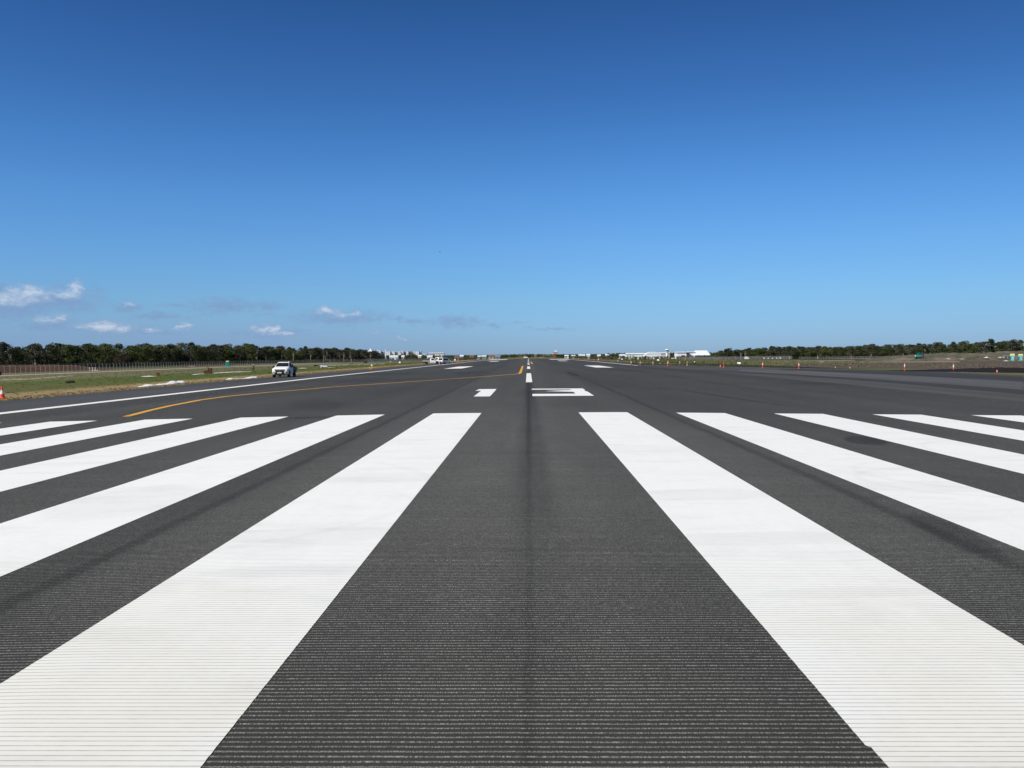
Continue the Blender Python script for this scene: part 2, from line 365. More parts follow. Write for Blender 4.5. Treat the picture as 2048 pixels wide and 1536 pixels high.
# ------------------------------------------------------------------ ground
def ground_mat():
    m, t, b = mat('airfield_grass'); o = t.coord(); X, Y, Z = t.xyz(o)
    warp = t.math('MULTIPLY', t.math('SUBTRACT', t.noise(o, .05, 5, .6), .5), 26)
    wf = t.math('MULTIPLY', t.math('SUBTRACT', t.noise(o, .5, 4, .6), .5), 5)
    AX = t.math('ABSOLUTE', X); A = t.math('ADD', AX, wf); Aw = t.math('ADD', AX, warp)
    bl = t.noise(o, .9, 5, .7); f2 = t.noise(o, 6, 3, .7); lg = t.noise(o, .02, 5, .6, sc3=(1, .5, 1))
    green = t.mix(t.sstep(bl, .3, .7), (.070, .096, .024), (.112, .138, .040)); green = t.mix(t.sstep(lg, .45, .65), green, (.125, .120, .050))
    olive = t.mix(t.sstep(bl, .3, .7), (.125, .120, .060), (.185, .170, .095))
    dry = t.mix(t.sstep(bl, .3, .7), (.27, .195, .095), (.36, .27, .145))
    c = t.mix(t.sstep(A, 36.5, 41.5), dry, green)
    c = t.mix(t.sstep(Aw, 62, 80), c, olive)
    c = t.mix(t.math('MULTIPLY', t.sstep(Y, 500, 900), .6), c, (.085, .10, .04))
    c = t.mix(t.sstep(AX, 150, 175), c, (.06, .065, .03))
    c = t.mix(t.math('MULTIPLY', t.sstep(f2, .55, .75), .12), c, (.03, .04, .012))
    t.l.new(c, b.inputs['Base Color']); b.inputs['Roughness'].default_value = 1; b.inputs['Specular IOR Level'].default_value = .05
    bp = t.new('ShaderNodeBump'); bp.inputs['Strength'].default_value = .9; bp.inputs['Distance'].default_value = .12
    t.l.new(f2, bp.inputs['Height']); t.l.new(bp.outputs[0], b.inputs['Normal'])
    return m
gm = ground_mat(); g = MB()
for i, x in enumerate(XB):
    for j, y in enumerate(YB): g.v.append((x, y, G(x, y)))
n = len(YB)
for i in range(len(XB)-1):
    for j in range(n-1): g.f.append((i*n+j, (i+1)*n+j, (i+1)*n+j+1, i*n+j+1))
gr = g.build('ground', gm); gr['kind'] = 'structure'

dirt = simple('dry_verge_soil', (.30, .215, .115), 1, 0, .45, 1.2, .05)
soil = simple('bare_purple_brown_soil', (.105, .078, .068), 1, 0, .45, .35, .05)
blacksoil = simple('dark_topsoil', (.022, .019, .020), 1, 0, .5, 1.5, .05)
redsoil = simple('red_brown_earth', (.115, .064, .042), 1, 0, .6, .5, .05)
track = simple('pale_gravel', (.36, .34, .27), 1, 0, .3, .6, .05)
m_rwy = asphalt('grooved_runway_asphalt', (.0440, .0422, .0372))
m_sh = asphalt('plain_shoulder_asphalt', (.066, .066, .067), False)
m_ap = asphalt('turning_area_asphalt', (.072, .070, .067), False)
m_ap2 = asphalt('older_asphalt', (.044, .043, .041), False)

# right-hand edge of the paved area, surveyed
EDGE = [(2048, 750.5), (1960, 746.5), (1850, 742.3), (1720, 739.0), (1600, 737.3), (1440, 733.8), (1340, 731.6), (1262, 730.2)]
ep = [at(u, v) for u, v in EDGE]
print('edge', [(round(p.x, 1), round(p.y, 1)) for p in ep])
ap = [(22.8, -60), (78, -60), (74, 40), (ep[0].x+3.5, ep[0].y-22)]+[(p.x, p.y) for p in ep]+[(30.0, 260), (30.0, 600), (22.8, 600)]
vg = [(22, -60), (84, -60), (79, 40), (ep[0].x+8, ep[0].y-20)]+[(p.x+2.2, p.y+2.6) for p in ep]+[(31.3, 262), (31.3, 600), (22, 600)]
drape('verge', wobble([(p.x+1.5, p.y+3.5) for p in ep]+[(36, 270), (34, 560), (29.9, 560), (29.9, 240)]+[(p.x-3, p.y-8) for p in ep[::-1]], .35, 2.5), .004, dirt)
drape('apron', ap, .012, m_ap)
drape('runway', [(-22.9, -60), (22.9, -60), (22.9, 600), (-22.9, 600)], .016, m_rwy)
drape('shoulder', wobble([(-22.9, 600), (-30.4, 600)], 0, 9999)[:2]+[(-30.4+rnd.uniform(-.12, .12), y) for y in range(590, -60, -3)]+[(-30.4, -60), (-22.9, -60)], .012, m_sh)
for nm, px in (('dark_strip', [(1290, 737), (1500, 747), (1700, 760), (2048, 786), (2048, 800), (1800, 777), (1500, 755), (1300, 741)]), ('pale_strip', [(1500, 748.5), (1700, 752), (2048, 768), (2048, 784), (1750, 762), (1560, 751)])):
    pass
bands = [([(1280, 736.5), (1400, 741.0), (1560, 748.5), (1720, 758.5), (1900, 772.0), (2048, 784.5)], 2.6), ]
pts = [at(u, v) for u, v in bands[0][0]]; d0 = (pts[-1]-pts[-2]).normalized()
bp_ = [(p.x, p.y) for p in pts]+[(pts[-1].x+d0.x*60, pts[-1].y+d0.y*60)]
print('band', [(round(a, 1), round(b_, 1)) for a, b_ in bp_])
sp_poly = [at(u, v) for u, v in ((1560, 738.2), (1720, 740.5), (1850, 744), (2048, 753.5), (2048, 763), (1850, 752.5), (1720, 746.5), (1560, 740.5))]

white = paint('white_runway_paint', (.89, .885, .85), True, .10); whitef = paint('white_line_paint', (.82, .80, .75), False)
yellow = paint('yellow_line_paint', (.72, .36, .035), False, .25)
DE = 30.44
k = 0
for sgn in (-1, 1):
    for i in range(6):
        a = 1.7+3.4*i; b_ = a+1.7
        L, Q = [], []
        y = DE-30.0
        ys = []
        while y < 16: ys.append(y); y += GP/2
        ys += [16.5+.5*j for j in range(int((DE-16.5)/.5))]+[DE]
        for q, y in enumerate(ys):
            am = .0015 if y < 16 else .001
            s0 = .020 if (sgn == 1 and i == 0 and y < 4.5) else 0
            L.append((sgn*a+s0+rnd.uniform(-am, am)*(1 if i < 3 else .2), y)); Q.append((sgn*b_+rnd.uniform(-am, am)*(1 if i < 3 else .2), y))
        me = bpy.data.meshes.new('threshold_stripe'); vs = []; fs = []
        # strip mesh so the fringe stays clean
        for q in range(len(ys)):
            for X_ in (L[q][0], (sgn*max(a, min(b_, 3.0)) if a < 3 < b_ else sgn*(a+b_)/2), Q[q][0]):
                vs.append((X_, ys[q], G(X_, ys[q])+.020))
        for q in range(len(ys)-1):
            for c_ in (0, 1):
                fc = (q*3+c_, q*3+c_+1, (q+1)*3+c_+1, (q+1)*3+c_); fs.append(fc if sgn > 0 else fc[::-1])
        me.from_pydata(vs, [], fs); me.materials.append(white); o = bpy.data.objects.new('threshold_stripe', me); col.objects.link(o); o['kind'] = 'structure'
        o['group'] = 'white threshold stripes'
drape('runway_number', [(-2.73, 42.44), (-1.93, 42.44), (-1.93, 51.44), (-2.73, 51.44)], .020, white, more=[[(-3.06, 49.2), (-2.73, 49.2), (-2.73, 51.44), (-2.95, 51.44)]])
drape('runway_number', [(.15, 42.44), (3.15, 42.44), (3.15, 44.75), (.15, 44.75)], .020, white, more=[[(.15, 50.1), (3.15, 50.1), (3.15, 51.44), (.15, 51.44)],
    [(2.37, 44.75), (3.15, 44.75), (3.15, 47.3), (3.0, 48.0), (2.37, 48.0)], [(2.37, 48.0), (3.0, 48.0), (3.15, 48.7), (3.15, 50.1), (2.37, 50.1)], [(.95, 48.0), (2.37, 46.9), (2.37, 49.3), (.95, 48.2)]])
for i in range(9):
    y = 63.44+60*i; drape('centreline_stripe', [(-.235, y), (.235, y), (.235, y+30), (-.235, y+30)], .020, whitef)
drape('edge_line', [(-22.85, -60), (-22.05, -60), (-22.05, 600), (-22.85, 600)], .020, whitef)
q = at(1258.6, 730.9)
drape('edge_line', [(22.05, q.y), (22.85, q.y), (22.85, 600), (22.05, 600)], .020, whitef)
for s in (-1, 1):
    for (a, b_, y0, y1) in ((10.9, 13.9, 142, 172), (11.4, 14.8, 318, 348), (11.8, 21.8, 452, 520)):
        drape('touchdown_marking', [(s*a, y0), (s*b_, y0), (s*b_, y1), (s*a, y1)], .020, whitef)
YP = [(1045.5, 732), (1042.6, 740), (1040.5, 746.5), (1037, 748), (1020, 749.4), (990, 751.8), (960, 754), (920, 756.9), (870, 760.2), (820, 763.7), (770, 767.2), (700, 772), (650, 775.7), (600, 780), (550, 784), (500, 788.6), (450, 793.8), (400, 800.7), (340, 812.3), (300, 821.5), (275, 828), (252, 834)]
yp = [at(u, v) for u, v in YP]; yp = [(p.x, p.y) for p in yp]
print('yellow', [(round(a, 1), round(b_, 1)) for a, b_ in yp])
drape('turn_line', ribbon(yp[3:], .30, .12), .020, yellow)
drape('turn_line', ribbon(yp[:4], .30, .1), .0215, yellow)
q0, q1 = at(1061.8, 723.6), at(1064.8, 728)
drape('turn_line', ribbon([(q0.x, q0.y), (q1.x, q1.y)], .34), .020, yellow)
drape('asphalt_joint', wobble(ribbon(bp_, 3.2), .15, 4), .0205, m_ap2)
drape('asphalt_strip', wobble([(p.x, p.y) for p in sp_poly], .25, 4), .016, m_ap2)

m_pl = asphalt('pale_asphalt', (.098, .097, .096), False)
pale = [at(u, v) for u, v in ((1480, 738.5), (1620, 742.5), (1720, 747.5), (1850, 753.5), (2048, 764.5), (2048, 782.5), (1900, 770), (1720, 757.2), (1600, 750.2), (1480, 742.8))]
px_ = pale[5]
drape('asphalt_strip', wobble([(p.x, p.y) for p in pale], .3, 4), .0165, m_pl)

# bare earth, tracks and silt lines right and left of the pavement
def patch(name, uv, m, off, amp=.5, step=3):
    return drape(name, wobble([tuple(at(u, v)[:2]) for u, v in uv], amp, step), off, m)
patch('bare_soil', [(1560, 733), (1700, 735.5), (1850, 738), (1990, 741.5), (2110, 745), (2140, 721), (1950, 721.5), (1760, 724), (1600, 727)], soil, .008, .8, 4)
patch('gravel_track', [(1540, 716.2), (1740, 717.0), (1900, 717.6), (2100, 717.2), (2100, 718.2), (1900, 718.5), (1740, 717.9), (1540, 716.9)], track, .010, .4, 6)
patch('gravel_track', [(1400, 720.4), (1470, 719.3), (1470, 719.8), (1400, 721.2), (1380, 721.5)], track, .010, .3, 6)
patch('gravel_track', [(1515, 722.2), (1645, 721.2), (1710, 720.3), (1710, 720.9), (1645, 722.0), (1515, 723.0)], track, .010, .3, 6)
patch('gravel_track', [(1720, 723.9), (1800, 723.4), (1920, 723.2), (1920, 724.1), (1800, 724.3), (1720, 724.7)], track, .012, .3, 6)
patch('gravel_track', [(1530, 728.0), (1570, 728.1), (1570, 729.0), (1530, 728.8)], dirt, .010, .3, 6)
patch('gravel_track', [(1360, 729.7), (1400, 730.4), (1400, 731.1), (1360, 730.4)], track, .012, .3, 3)
# perimeter track inside the left fence
drape('perimeter_track', wobble([(-130, 150), (-135, 330), (-134, 700), (-131, 1200), (-126, 1200), (-128.5, 700), (-129, 330), (-124, 150)], .5, 9), .008, track)
patch('dry_grass_strip', [(640, 730.5), (700, 729.0), (770, 727.2), (770, 728.0), (700, 730.2), (640, 731.6)], track, .008, .4, 5)
patch('dry_grass_strip', [(0, 757.5), (60, 756.5), (145, 750), (145, 752), (60, 759.5), (0, 761)], simple('straw_grass', (.27, .25, .15), 1, 0, .3, .8, .05), .008, .8, 5)

# ------------------------------------------------------------------ raised earth
def mound(name, x0, x1, y0, y1, hf, m, nx=60, ny=14, kind='structure'):
    b = MB(); 
    for i in range(nx+1):
        for j in range(ny+1):
            x = x0+(x1-x0)*i/nx; y = y0+(y1-y0)*j/ny
            e = min(i, nx-i, 3)/3*min(j, ny-j, 3)/3; e = e*e*(3-2*e)
            h = hf(i/nx, j/ny)*e*math.sin(math.pi*min(1, max(0, j/ny)))**.6 if 0 < j < ny else 0
            b.v.append((x, y, G(x, y)+h*(1+.12*rnd.uniform(-1, 1))-(.06 if e == 0 else 0)))
    for i in range(nx):
        for j in range(ny): b.f.append((i*(ny+1)+j, (i+1)*(ny+1)+j, (i+1)*(ny+1)+j+1, i*(ny+1)+j+1))
    o = b.build(name, m, None, True); o['kind'] = kind; return o
def bumps(cs):
    return lambda s, t_: sum(h*math.exp(-((s-c)/w_)**2) for c, w_, h in cs)
bankm, tb, bb = mat('scrubby_bank'); o_ = tb.coord(); n_ = tb.noise(o_, .35, 6, .65); n2_ = tb.noise(o_, .06, 4)
c_ = tb.mix(tb.sstep(n_, .35, .65), (.045, .046, .022), (.125, .108, .062)); c_ = tb.mix(tb.math('MULTIPLY', tb.sstep(n2_, .52, .62), .55), c_, (.20, .155, .11))
tb.l.new(c_, bb.inputs['Base Color']); bb.inputs['Roughness'].default_value = 1
# right-hand bank: photo x 1750..2048+, crest y about 702
BANK = mound('earth_bank', 172, 350, 396, 470, bumps([(.07, .06, 2.0), (.19, .09, 3.3), (.36, .10, 3.9), (.52, .1, 2.6), (.75, .1, 3.8), (.95, .1, 3.0)]), bankm, 90, 18)
from mathutils.bvhtree import BVHTree
BT = BVHTree.FromPolygons([v.co[:] for v in BANK.data.vertices], [p.vertices[:] for p in BANK.data.polygons])
def on_bank(u, v):
    h_ = BT.ray_cast(CO, ray(u, v).normalized()); return h_[0] if h_[0] else at(u, v)
mound('topsoil_heap', 57, 98, 133, 147, bumps([(.22, .14, .25), (.45, .16, .62), (.72, .2, .5)]), blacksoil, 60, 12)
mound('red_earth_bank', -175, -152, 170, 330, lambda s, t_: 2.5*(.9+.12*math.sin(t_*17))*(1 if t_ < .8 else 1-(t_-.8)*4), redsoil, 12, 70)

# ------------------------------------------------------------------ materials for things
M = {}
def m_(k, *a, **kw): M[k] = simple(k, *a, **kw)
m_('vehicle_white', (.84, .82, .78), .5, 0, .03, 2, .12); m_('black_plastic', (.018, .018, .02), .5, 0, .2); m_('tyre_rubber', (.022, .021, .02), .9, 0, .2)
m_('dark_glass', (.012, .016, .026), .35, 0, .1, 2, .25); m_('side_glass', (.012, .016, .022), .8, 0, .1, 2, .02); m_('lamp_glass', (.45, .47, .5), .15, 0, .1, 20, .7); m_('steel_grey', (.32, .33, .34), .45, .6, .15)
m_('dark_tray', (.024, .025, .027), .6, 0, .2); m_('grey_tray', (.42, .41, .39), .7, 0, .2, 2, .1); m_('plate', (.75, .72, .6), .5); m_('rim', (.16, .16, .165), .6, 0)
m_('cone_orange', (.82, .085, .03), .55, 0, .12, 5); m_('orange_plastic', (.56, .085, .035), .7, 0, .12, 5); m_('white_band', (.82, .82, .80), .5, 0, .06, 8); m_('faded_orange', (.48, .15, .075), .6, 0, .15, 5); m_('tan_plastic', (.55, .36, .2), .7)
m_('teal', (.0, .27, .23), .45, 0, .08); m_('cream_yellow', (.80, .72, .25), .5, 0, .08); m_('teal_pale', (.25, .5, .5), .5)
m_('geotextile', (.74, .72, .68), .9, 0, .18, 2); m_('brown_wood', (.13, .055, .03), .85, 0, .35, 3); m_('rust', (.30, .10, .05), .8, 0, .3, 3)
m_('skin', (.42, .24, .16), .6); m_('cap_white', (.8, .8, .78), .7); m_('shirt_brown', (.13, .07, .05), .9); m_('trouser_navy', (.02, .024, .032), .9); m_('hivis_orange', (.85, .14, .04), .8); m_('boot', (.05, .035, .02), .8)
m_('yellow_metal', (.75, .45, .06), .5, 0, .12); m_('galvanised', (.55, .50, .44), .5, .3, .15); m_('concrete', (.42, .40, .36), .9, 0, .2)
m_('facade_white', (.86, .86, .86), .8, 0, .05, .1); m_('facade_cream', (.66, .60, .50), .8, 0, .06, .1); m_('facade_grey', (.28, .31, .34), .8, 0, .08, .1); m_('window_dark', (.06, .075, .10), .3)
m_('roof_brown', (.20, .12, .09), .8); m_('roof_white', (.80, .82, .84), .5, 0, .05, .1); m_('door_maroon', (.12, .05, .07), .6); m_('wall_navy', (.03, .055, .11), .6); m_('facade_pink', (.5, .33, .26), .8)
m_('bird_dark', (.03, .03, .03), .9)

# ------------------------------------------------------------------ cones, bollards
def cone(loc, h, label, group=None, mb=None, rz=0):
    r = empty('traffic_cone', loc, label, 'traffic cone', group, rz)
    b = MB(); b.bbox(0, 0, .022*h/.7, .38*h/.7, .38*h/.7, .044*h/.7, .02); 
    b.build('base', M['cone_orange'], r)
    f = lambda z: (.145-.115*z)*h/.7*1.0
    for z0, z1, mm, nm in ((.06, .36, 'cone_orange', 'body'), (.36, .66, 'white_band', 'reflective_band'), (.66, 1.0, 'cone_orange', 'tip')):
        MB().lathe([(f(z0)*1.05, z0*h), (f(z1), z1*h)] if z1 < 1 else [(f(z0), z0*h), (f(z1), h*.99), (f(z1)*.7, h)], 16).build(nm, M[mm], r, False)
    return r
def place_cone(u, v, hpx, label, group=None):
    p = at(u, v); p.z += .02; d = (p-CO).length
    return cone(p, hpx*d/CF, label, group)
cone_big = place_cone(4.5, 797.5, 21.5, 'orange traffic cone with white band at the left edge beside the shoulder')
for u, v, hp, lab in ((738.5, 738.3, 5.0, 'small orange cone just left of the yellow light stand'), (878.7, 730.5, 5.0, 'small orange cone in front of the white tray utility'),
        (1440.7, 734.3, 5.0, 'small pale orange cone at the foot of a tall bollard'), (1670.6, 736.8, 4.0, 'small faded orange cone between two tall bollards on the right verge'),
        (1700.0, 737.6, 4.3, 'tiny rusty orange cone on the dry right verge'), (1994, 745.3, 5.5, 'small orange cone before the dark topsoil heap at right')):
    place_cone(u, v, hp, lab)
def bollard(u, v, hpx, label, w_=1.0, body='orange_plastic', band='white_band'):
    p = at(u, v); p.z += .02; d = (p-CO).length; h = hpx*d/CF
    r = empty('delineator_bollard', p, label, 'bollard', 'orange bollards along the right edge of the pavement')
    MB().lathe([(.17*w_, 0), (.16*w_, .05), (.11*w_, .09), (.10*w_, .30*h)], 16).build('base', M[body], r)
    MB().lathe([(.085*w_, .30*h), (.08*w_, .45*h)], 14).build('lower_tube', M[body], r)
    MB().lathe([(.085*w_, .45*h), (.08*w_, .74*h)], 14).build('reflective_band', M[band], r)
    b = MB().lathe([(.078*w_, .74*h), (.07*w_, .9*h), (.04*w_, .92*h)], 14); b.bbox(0, 0, .955*h, .15*w_, .06, .09*h, .015); b.build('handle_top', M[body], r)
    return r
for a in ((1157.3, 719.8, 3.6, 'distant orange bollard by the right runway edge, farthest along'), (1197, 722.8, 6.6, 'wide orange and white bollard right of the distant runway', 2.4), (1236, 723.5, 4.2, 'small tan bollard right of the wide orange and white one', 1.2, 'tan_plastic'),
        (1262.3, 730.3, 9.2, 'thin orange bollard at the end of the right white edge line', 1.0, 'faded_orange'), (1280.6, 729.8, 8, 'thin faded bollard just right of the edge line end', .9, 'faded_orange'), (1306, 730.0, 8.2, 'faded orange bollard between two thin bollards on the far verge', 1.1, 'faded_orange'),
        (1336, 731.8, 10.8, 'stout bright orange bollard with white band and broad base', 1.25), (1359.7, 728.9, 7, 'tan and orange bollard set back on the grass', .9, 'faded_orange'), (1374.4, 731.3, 8.3, 'dull tan bollard right of the stout bright orange one', .9, 'tan_plastic', 'tan_plastic'),
        (1447.5, 735.2, 12.8, 'plain orange bollard beside a small cone', 1.0, 'orange_plastic', 'faded_orange'), (1525.5, 736.3, 13, 'orange bollard with short white band, second of four in the open', 1.0), (1597.8, 737.6, 13, 'orange bollard with white upper half on the dry verge', 1.0),
        (1809.3, 742, 16.5, 'tall orange bollard with white band before the excavator', 1.0), (1907, 743.4, 16.3, 'tall orange bollard with heavy base before the earth bank', 1.15)):
    bollard(*a)

# ------------------------------------------------------------------ gable markers (white), and other white bits on the grass
def gable(u, v, wpx, hpx, label, group='white marker boards on the grass strip', rz=0.0):
    p = at(u, v); d = (p-CO).length; w_ = wpx*d/CF; h = hpx*d/CF
    r = empty('gable_marker', p, label, 'marker', group, rz)
    b = MB(); b.add([(-w_/2, -h*.7, 0), (w_/2, -h*.7, 0), (w_/2, 0, h), (-w_/2, 0, h), (-w_/2, .02-h*.7, 0), (w_/2, .02-h*.7, 0), (w_/2, .02, h-.02), (-w_/2, .02, h-.02)], [(0, 1, 2, 3), (5, 4, 7, 6), (0, 3, 7, 4), (1, 5, 6, 2), (0, 4, 5, 1), (3, 2, 6, 7)])
    b.build('front_board', M['white_band'], r)
    b = MB(); b.add([(-w_/2, h*.7, 0), (w_/2, h*.7, 0), (w_/2, 0, h), (-w_/2, 0, h), (-w_/2, h*.7-.02, 0), (w_/2, h*.7-.02, 0), (w_/2, -.0, h-.02), (-w_/2, 0, h-.02)], [(0, 3, 2, 1), (4, 5, 6, 7), (0, 1, 5, 4)])
    b.build('rear_board', M['white_band'], r); return r
for a in ((686.6, 724, 1.6, 1.8, 'tiny white gable marker near the perimeter track, left of the yellow light stand'), (781, 724, 1.8, 1.6, 'tiny white gable marker right of the yellow light stand'), (799.5, 726.0, 3, 2.6, 'white gable marker left of the white tray utility'),
        (910, 721, 2.6, 3, 'white gable marker between the parked cars and the worker in orange'), (936, 719.3, 2.2, 2.4, 'white gable marker right of the worker in orange'), (954, 718.3, 2, 2, 'farthest white gable marker left of the runway'), (1203, 718.2, 2, 2.4, 'white gable marker behind the wide orange and white bollard'),
        (1244, 719.8, 2.4, 2.4, 'white gable marker below the long white hangar'), (1316, 721.5, 4, 3, 'white gable marker on the grass in front of the control tower'), (1389, 724.6, 2, 1.8, 'small white marker on the grass below the white office'), (1477.7, 728.0, 6.5, 3.4, 'largest white gable marker lying on the grass right of the hangars')):
    gable(*a)
# white cylinder and tail at (640,733)
p = at(644, 736.4); d = (p-CO).length/CF
r = empty('drain_pipe', p, 'short white pipe lying on the grass with a round open end', 'pipe', None, R(20))
MB().cyl((0, 0, .33), (1.3, 0, .33), .30, .26, 14).build('barrel', M['white_band'], r); MB().cyl((-.3, 0, .36), (0, 0, .36), .36, .36, 16).build('collar', M['white_band'], r)

# lumpy fabric rolls and sandbag rows
def fabric_roll(u0, v0, u1, v1, hmax, label, humps, name='geotextile_roll', m='geotextile', base=.22, bank=False):
    a, b_ = (on_bank(u0, v0), on_bank(u1, v1)) if bank else (at(u0, v0), at(u1, v1)); L = (b_-a).length; n = max(16, int(L/.25)); rings = []
    c = (a+b_)/2; dirv = (b_-a).normalized(); nv = Vector((-dirv.y, dirv.x, 0)).normalized()
    for i in range(n+1):
        s = i/n; q = a.lerp(b_, s); q.z = q.z if bank else G(q.x, q.y)
        h = .27*hmax*(base+sum(k*math.exp(-((s-cc)/w_)**2) for cc, w_, k in humps))*(1+.25*rnd.uniform(-1, 1)); h *= min(1, i/1.5+.15, (n-i)/1.5+.15)
        wd = .30+1.0*h; off = rnd.uniform(-.08, .08)
        rings.append([tuple(q+nv*(off+wd*math.cos(th))+Vector((0, 0, max(0, h*math.sin(th))*(1+.2*rnd.uniform(-1, 1))+.01))-c) for th in [math.pi*k/8 for k in range(9)]])
    mb = MB().loft(rings); o = mb.build(name, M[m]); o.location = c
    tag(o, label, 'fabric roll'); return o
fabric_roll(279, 774, 366, 766.5, 1.0, 'long crumpled white fabric roll on the dry verge, nearest one', [(.22, .06, .35), (.75, .09, .6), (.93, .05, .75), (.5, .2, .12)])
fabric_roll(453, 759.5, 513, 756.5, .9, 'crumpled white fabric roll on the verge left of the white utility', [(.12, .08, .45), (.75, .08, .5), (.92, .08, .75)])
fabric_roll(283, 753.3, 311, 752.8, .55, 'short straight white strip on the grass left of a rusty reel', [(.5, .4, .4)])
fabric_roll(386, 749.4, 407, 747.8, .45, 'thin white strip on the grass running up to the brown crate', [(.5, .4, .3)])
fabric_roll(428, 746.6, 503, 743.4, .6, 'long straight white strip on the grass right of the brown crate', [(.3, .3, .35), (.6, .3, .35)])
fabric_roll(598, 736.9, 614, 736.5, .55, 'white strip on the grass right behind the utility tray', [(.5, .4, .5)])
fabric_roll(655, 735.3, 667, 735.2, .3, 'thin pale strip right of the white drain pipe', [(.5, .4, .3)])
for u, v, hh, lab in ((1973, 715.6, 1.4, 'heap of white fabric at the foot of the earth bank'), (2001, 715.3, .9, 'low grey fabric heap left of the teal toilets'), (2012, 722, .9, 'white fabric bundle on the bare soil in front of the toilets'), (1897, 718.1, .7, 'low pale fabric heap left on the gravel track'), (1924, 718.3, .5, 'flat pale fabric heap on the gravel track'), (1655, 715.4, .7, 'low white bundle beside the far gravel track')):
    fabric_roll(u-6.5, v, u+6.5, v, hh, lab, [(.5, .22, .8)], 'fabric_heap', bank=True)
fabric_roll(1638, 724.3, 1648, 724.1, .5, 'tiny white bundle on the grass beyond the right bollards', [(.5, .3, .5)], 'fabric_heap')

# brown crate and rusty reel on the left grass
p = at(420, 747); r = empty('wooden_crate', p, 'dark brown wooden crate tipped on the white strip', 'crate', None, R(12))
s = (p-CO).length/CF
b = MB()
for k in range(4): b.box(0, 0, .12+.28*k*.9, 5.6*s, 1.0, .22)
b.build('slatted_box', M['brown_wood'], r)
[MB().box(x*5.2*s/2, y*.47, .5, .1, .1, 1.06).build('corner_post', M['brown_wood'], r) for x in (-1, 1) for y in (-1, 1)]
MB().box(-.25, 0, 1.15, 3.2*s, 1.05, .07, Matrix.Rotation(R(-9), 4, 'Y')).build('lid', M['rust'], r)
MB().box(-6.0*s, .2, .3, 1.0, .8, .6).build('side_box', M['brown_wood'], r)
p = at(316.5, 751.8); r = empty('cable_reel', p, 'small rusty cable reel standing on the green grass', 'reel', None, R(25)); r.scale = (.62, .62, .62)
MB().cyl((0, -.35, .5), (0, -.28, .5), .5, .5, 20).build('flange', M['rust'], r); MB().cyl((0, .28, .5), (0, .35, .5), .5, .5, 20).build('flange', M['rust'], r); MB().cyl((0, -.28, .5), (0, .28, .5), .3, .3, 16).build('drum', M['brown_wood'], r)
MB().box(0, 0, 1.08, .35, .5, .16).build('cap', M['faded_orange'], r)
# orange-white barrier boards lying near fence
for u, v, lab in ((383, 733.8, 'fallen orange and white barrier board near the perimeter track'), (190, 742.8, 'orange barrier board lying beside white posts near the fence')):
    p = at(u, v); s = (p-CO).length/CF; r = empty('barrier_board', p, lab, 'barrier', None, R(8))
    for k in range(5): MB().box((-4+k*2)*s, 0, .3, 2*s, .35, .32+.1*(k % 2)).build('panel', M['faded_orange' if k % 2 else 'white_band'], r)
    for k in (-1, 1): MB().box(k*3*s, 0, .08, .12, 1.0, .14).build('foot', M['black_plastic'], r)
for u, lab in ((179.5, 'white marker post nearest the frame edge, left of the barrier board'), (185.5, 'short white marker post behind the barrier board'), (190.5, 'white marker post, rightmost of the three by the fence')):
    p = at(u, 741.8); b = MB().cyl((0, 0, 0), (0, 0, 1.0), .09, .09, 10); b.box(0, 0, 1.05, .3, .12, .12); o = b.build('marker_post', M['white_band']); o.location = p; tag(o, lab, 'post', 'white marker posts by the fence')
# dark drum at the very left edge
p = at(-.5, 750.5); o = MB().lathe([(.40, 0), (.42, .04), (.40, .45), (.43, .47), (.40, .5), (.40, .88), (.42, .9), (.38, .92)], 18).build('steel_drum', M['black_plastic']); o.location = p; tag(o, 'dark steel drum by the fence cut off at the left frame edge', 'drum')

# ------------------------------------------------------------------ portable toilets
def toilet(u, v, hpx, label, rz=0.0, roof='cream_yellow', upper=None):
    p = at(u, v); s = (p-CO).length/CF; h = hpx*s; w_ = h*.52
    r = empty('portable_toilet', p, label, 'portable toilet', 'teal portable toilets', rz)
    MB().bbox(0, 0, .07, w_*1.12, w_*1.12, .14, .02).build('base', M['teal_pale'], r)
    zc = h*.66 if upper else h*.86
    MB().bbox(0, 0, .14+(zc-.14)/2, w_, w_, zc-.14, .03).build('cabin', M['teal'], r)
    if upper: MB().bbox(0, 0, (zc+h*.9)/2, w_*.99, w_*.99, h*.9-zc, .02).build('upper_panel', M[upper], r)
    MB().box(0, 0, h*.93, w_*1.06, w_*1.06, h*.10, None, .7).build('roof', M[roof], r)
    d = MB().bbox(0, -w_/2-.015, h*.46, w_*.66, .03, h*.72, .012).build('door', M['teal'] if not upper else M['teal_pale'], r)
    MB().box(w_*.25, -w_/2-.05, h*.45, .05, .05, .18).build('handle', M['white_band'], d)
    MB().cyl((w_*.3, w_*.3, h*.9), (w_*.3, w_*.3, h*1.04), .05, .05, 8).build('vent_pipe', M['black_plastic'], r)
    return r
toilet(455.3, 733.8, 11.6, 'teal portable toilet with pale yellow roof standing alone beside the left track', R(10))
toilet(2024.5, 721.8, 12.6, 'teal portable toilet with yellow top, left of a pair by the bank', R(-20), 'cream_yellow', 'cream_yellow')
toilet(2041, 721.8, 12.0, 'teal portable toilet with yellow top at the right frame edge', R(-15), 'cream_yellow', 'cream_yellow')
p = at(2018.5, 721.2); p.y += 3; s = (p-CO).length/CF
r = empty('site_cabin', p, 'grey and white site shelter behind the left teal toilet', 'shelter'); MB().bbox(0, 0, .95, 1.6, 1.6, 1.9, .03).build('cabin', M['facade_grey'], r); MB().box(.4, 0, 2.35, 2.6, 1.8, .22).build('awning', M['facade_grey'], r)
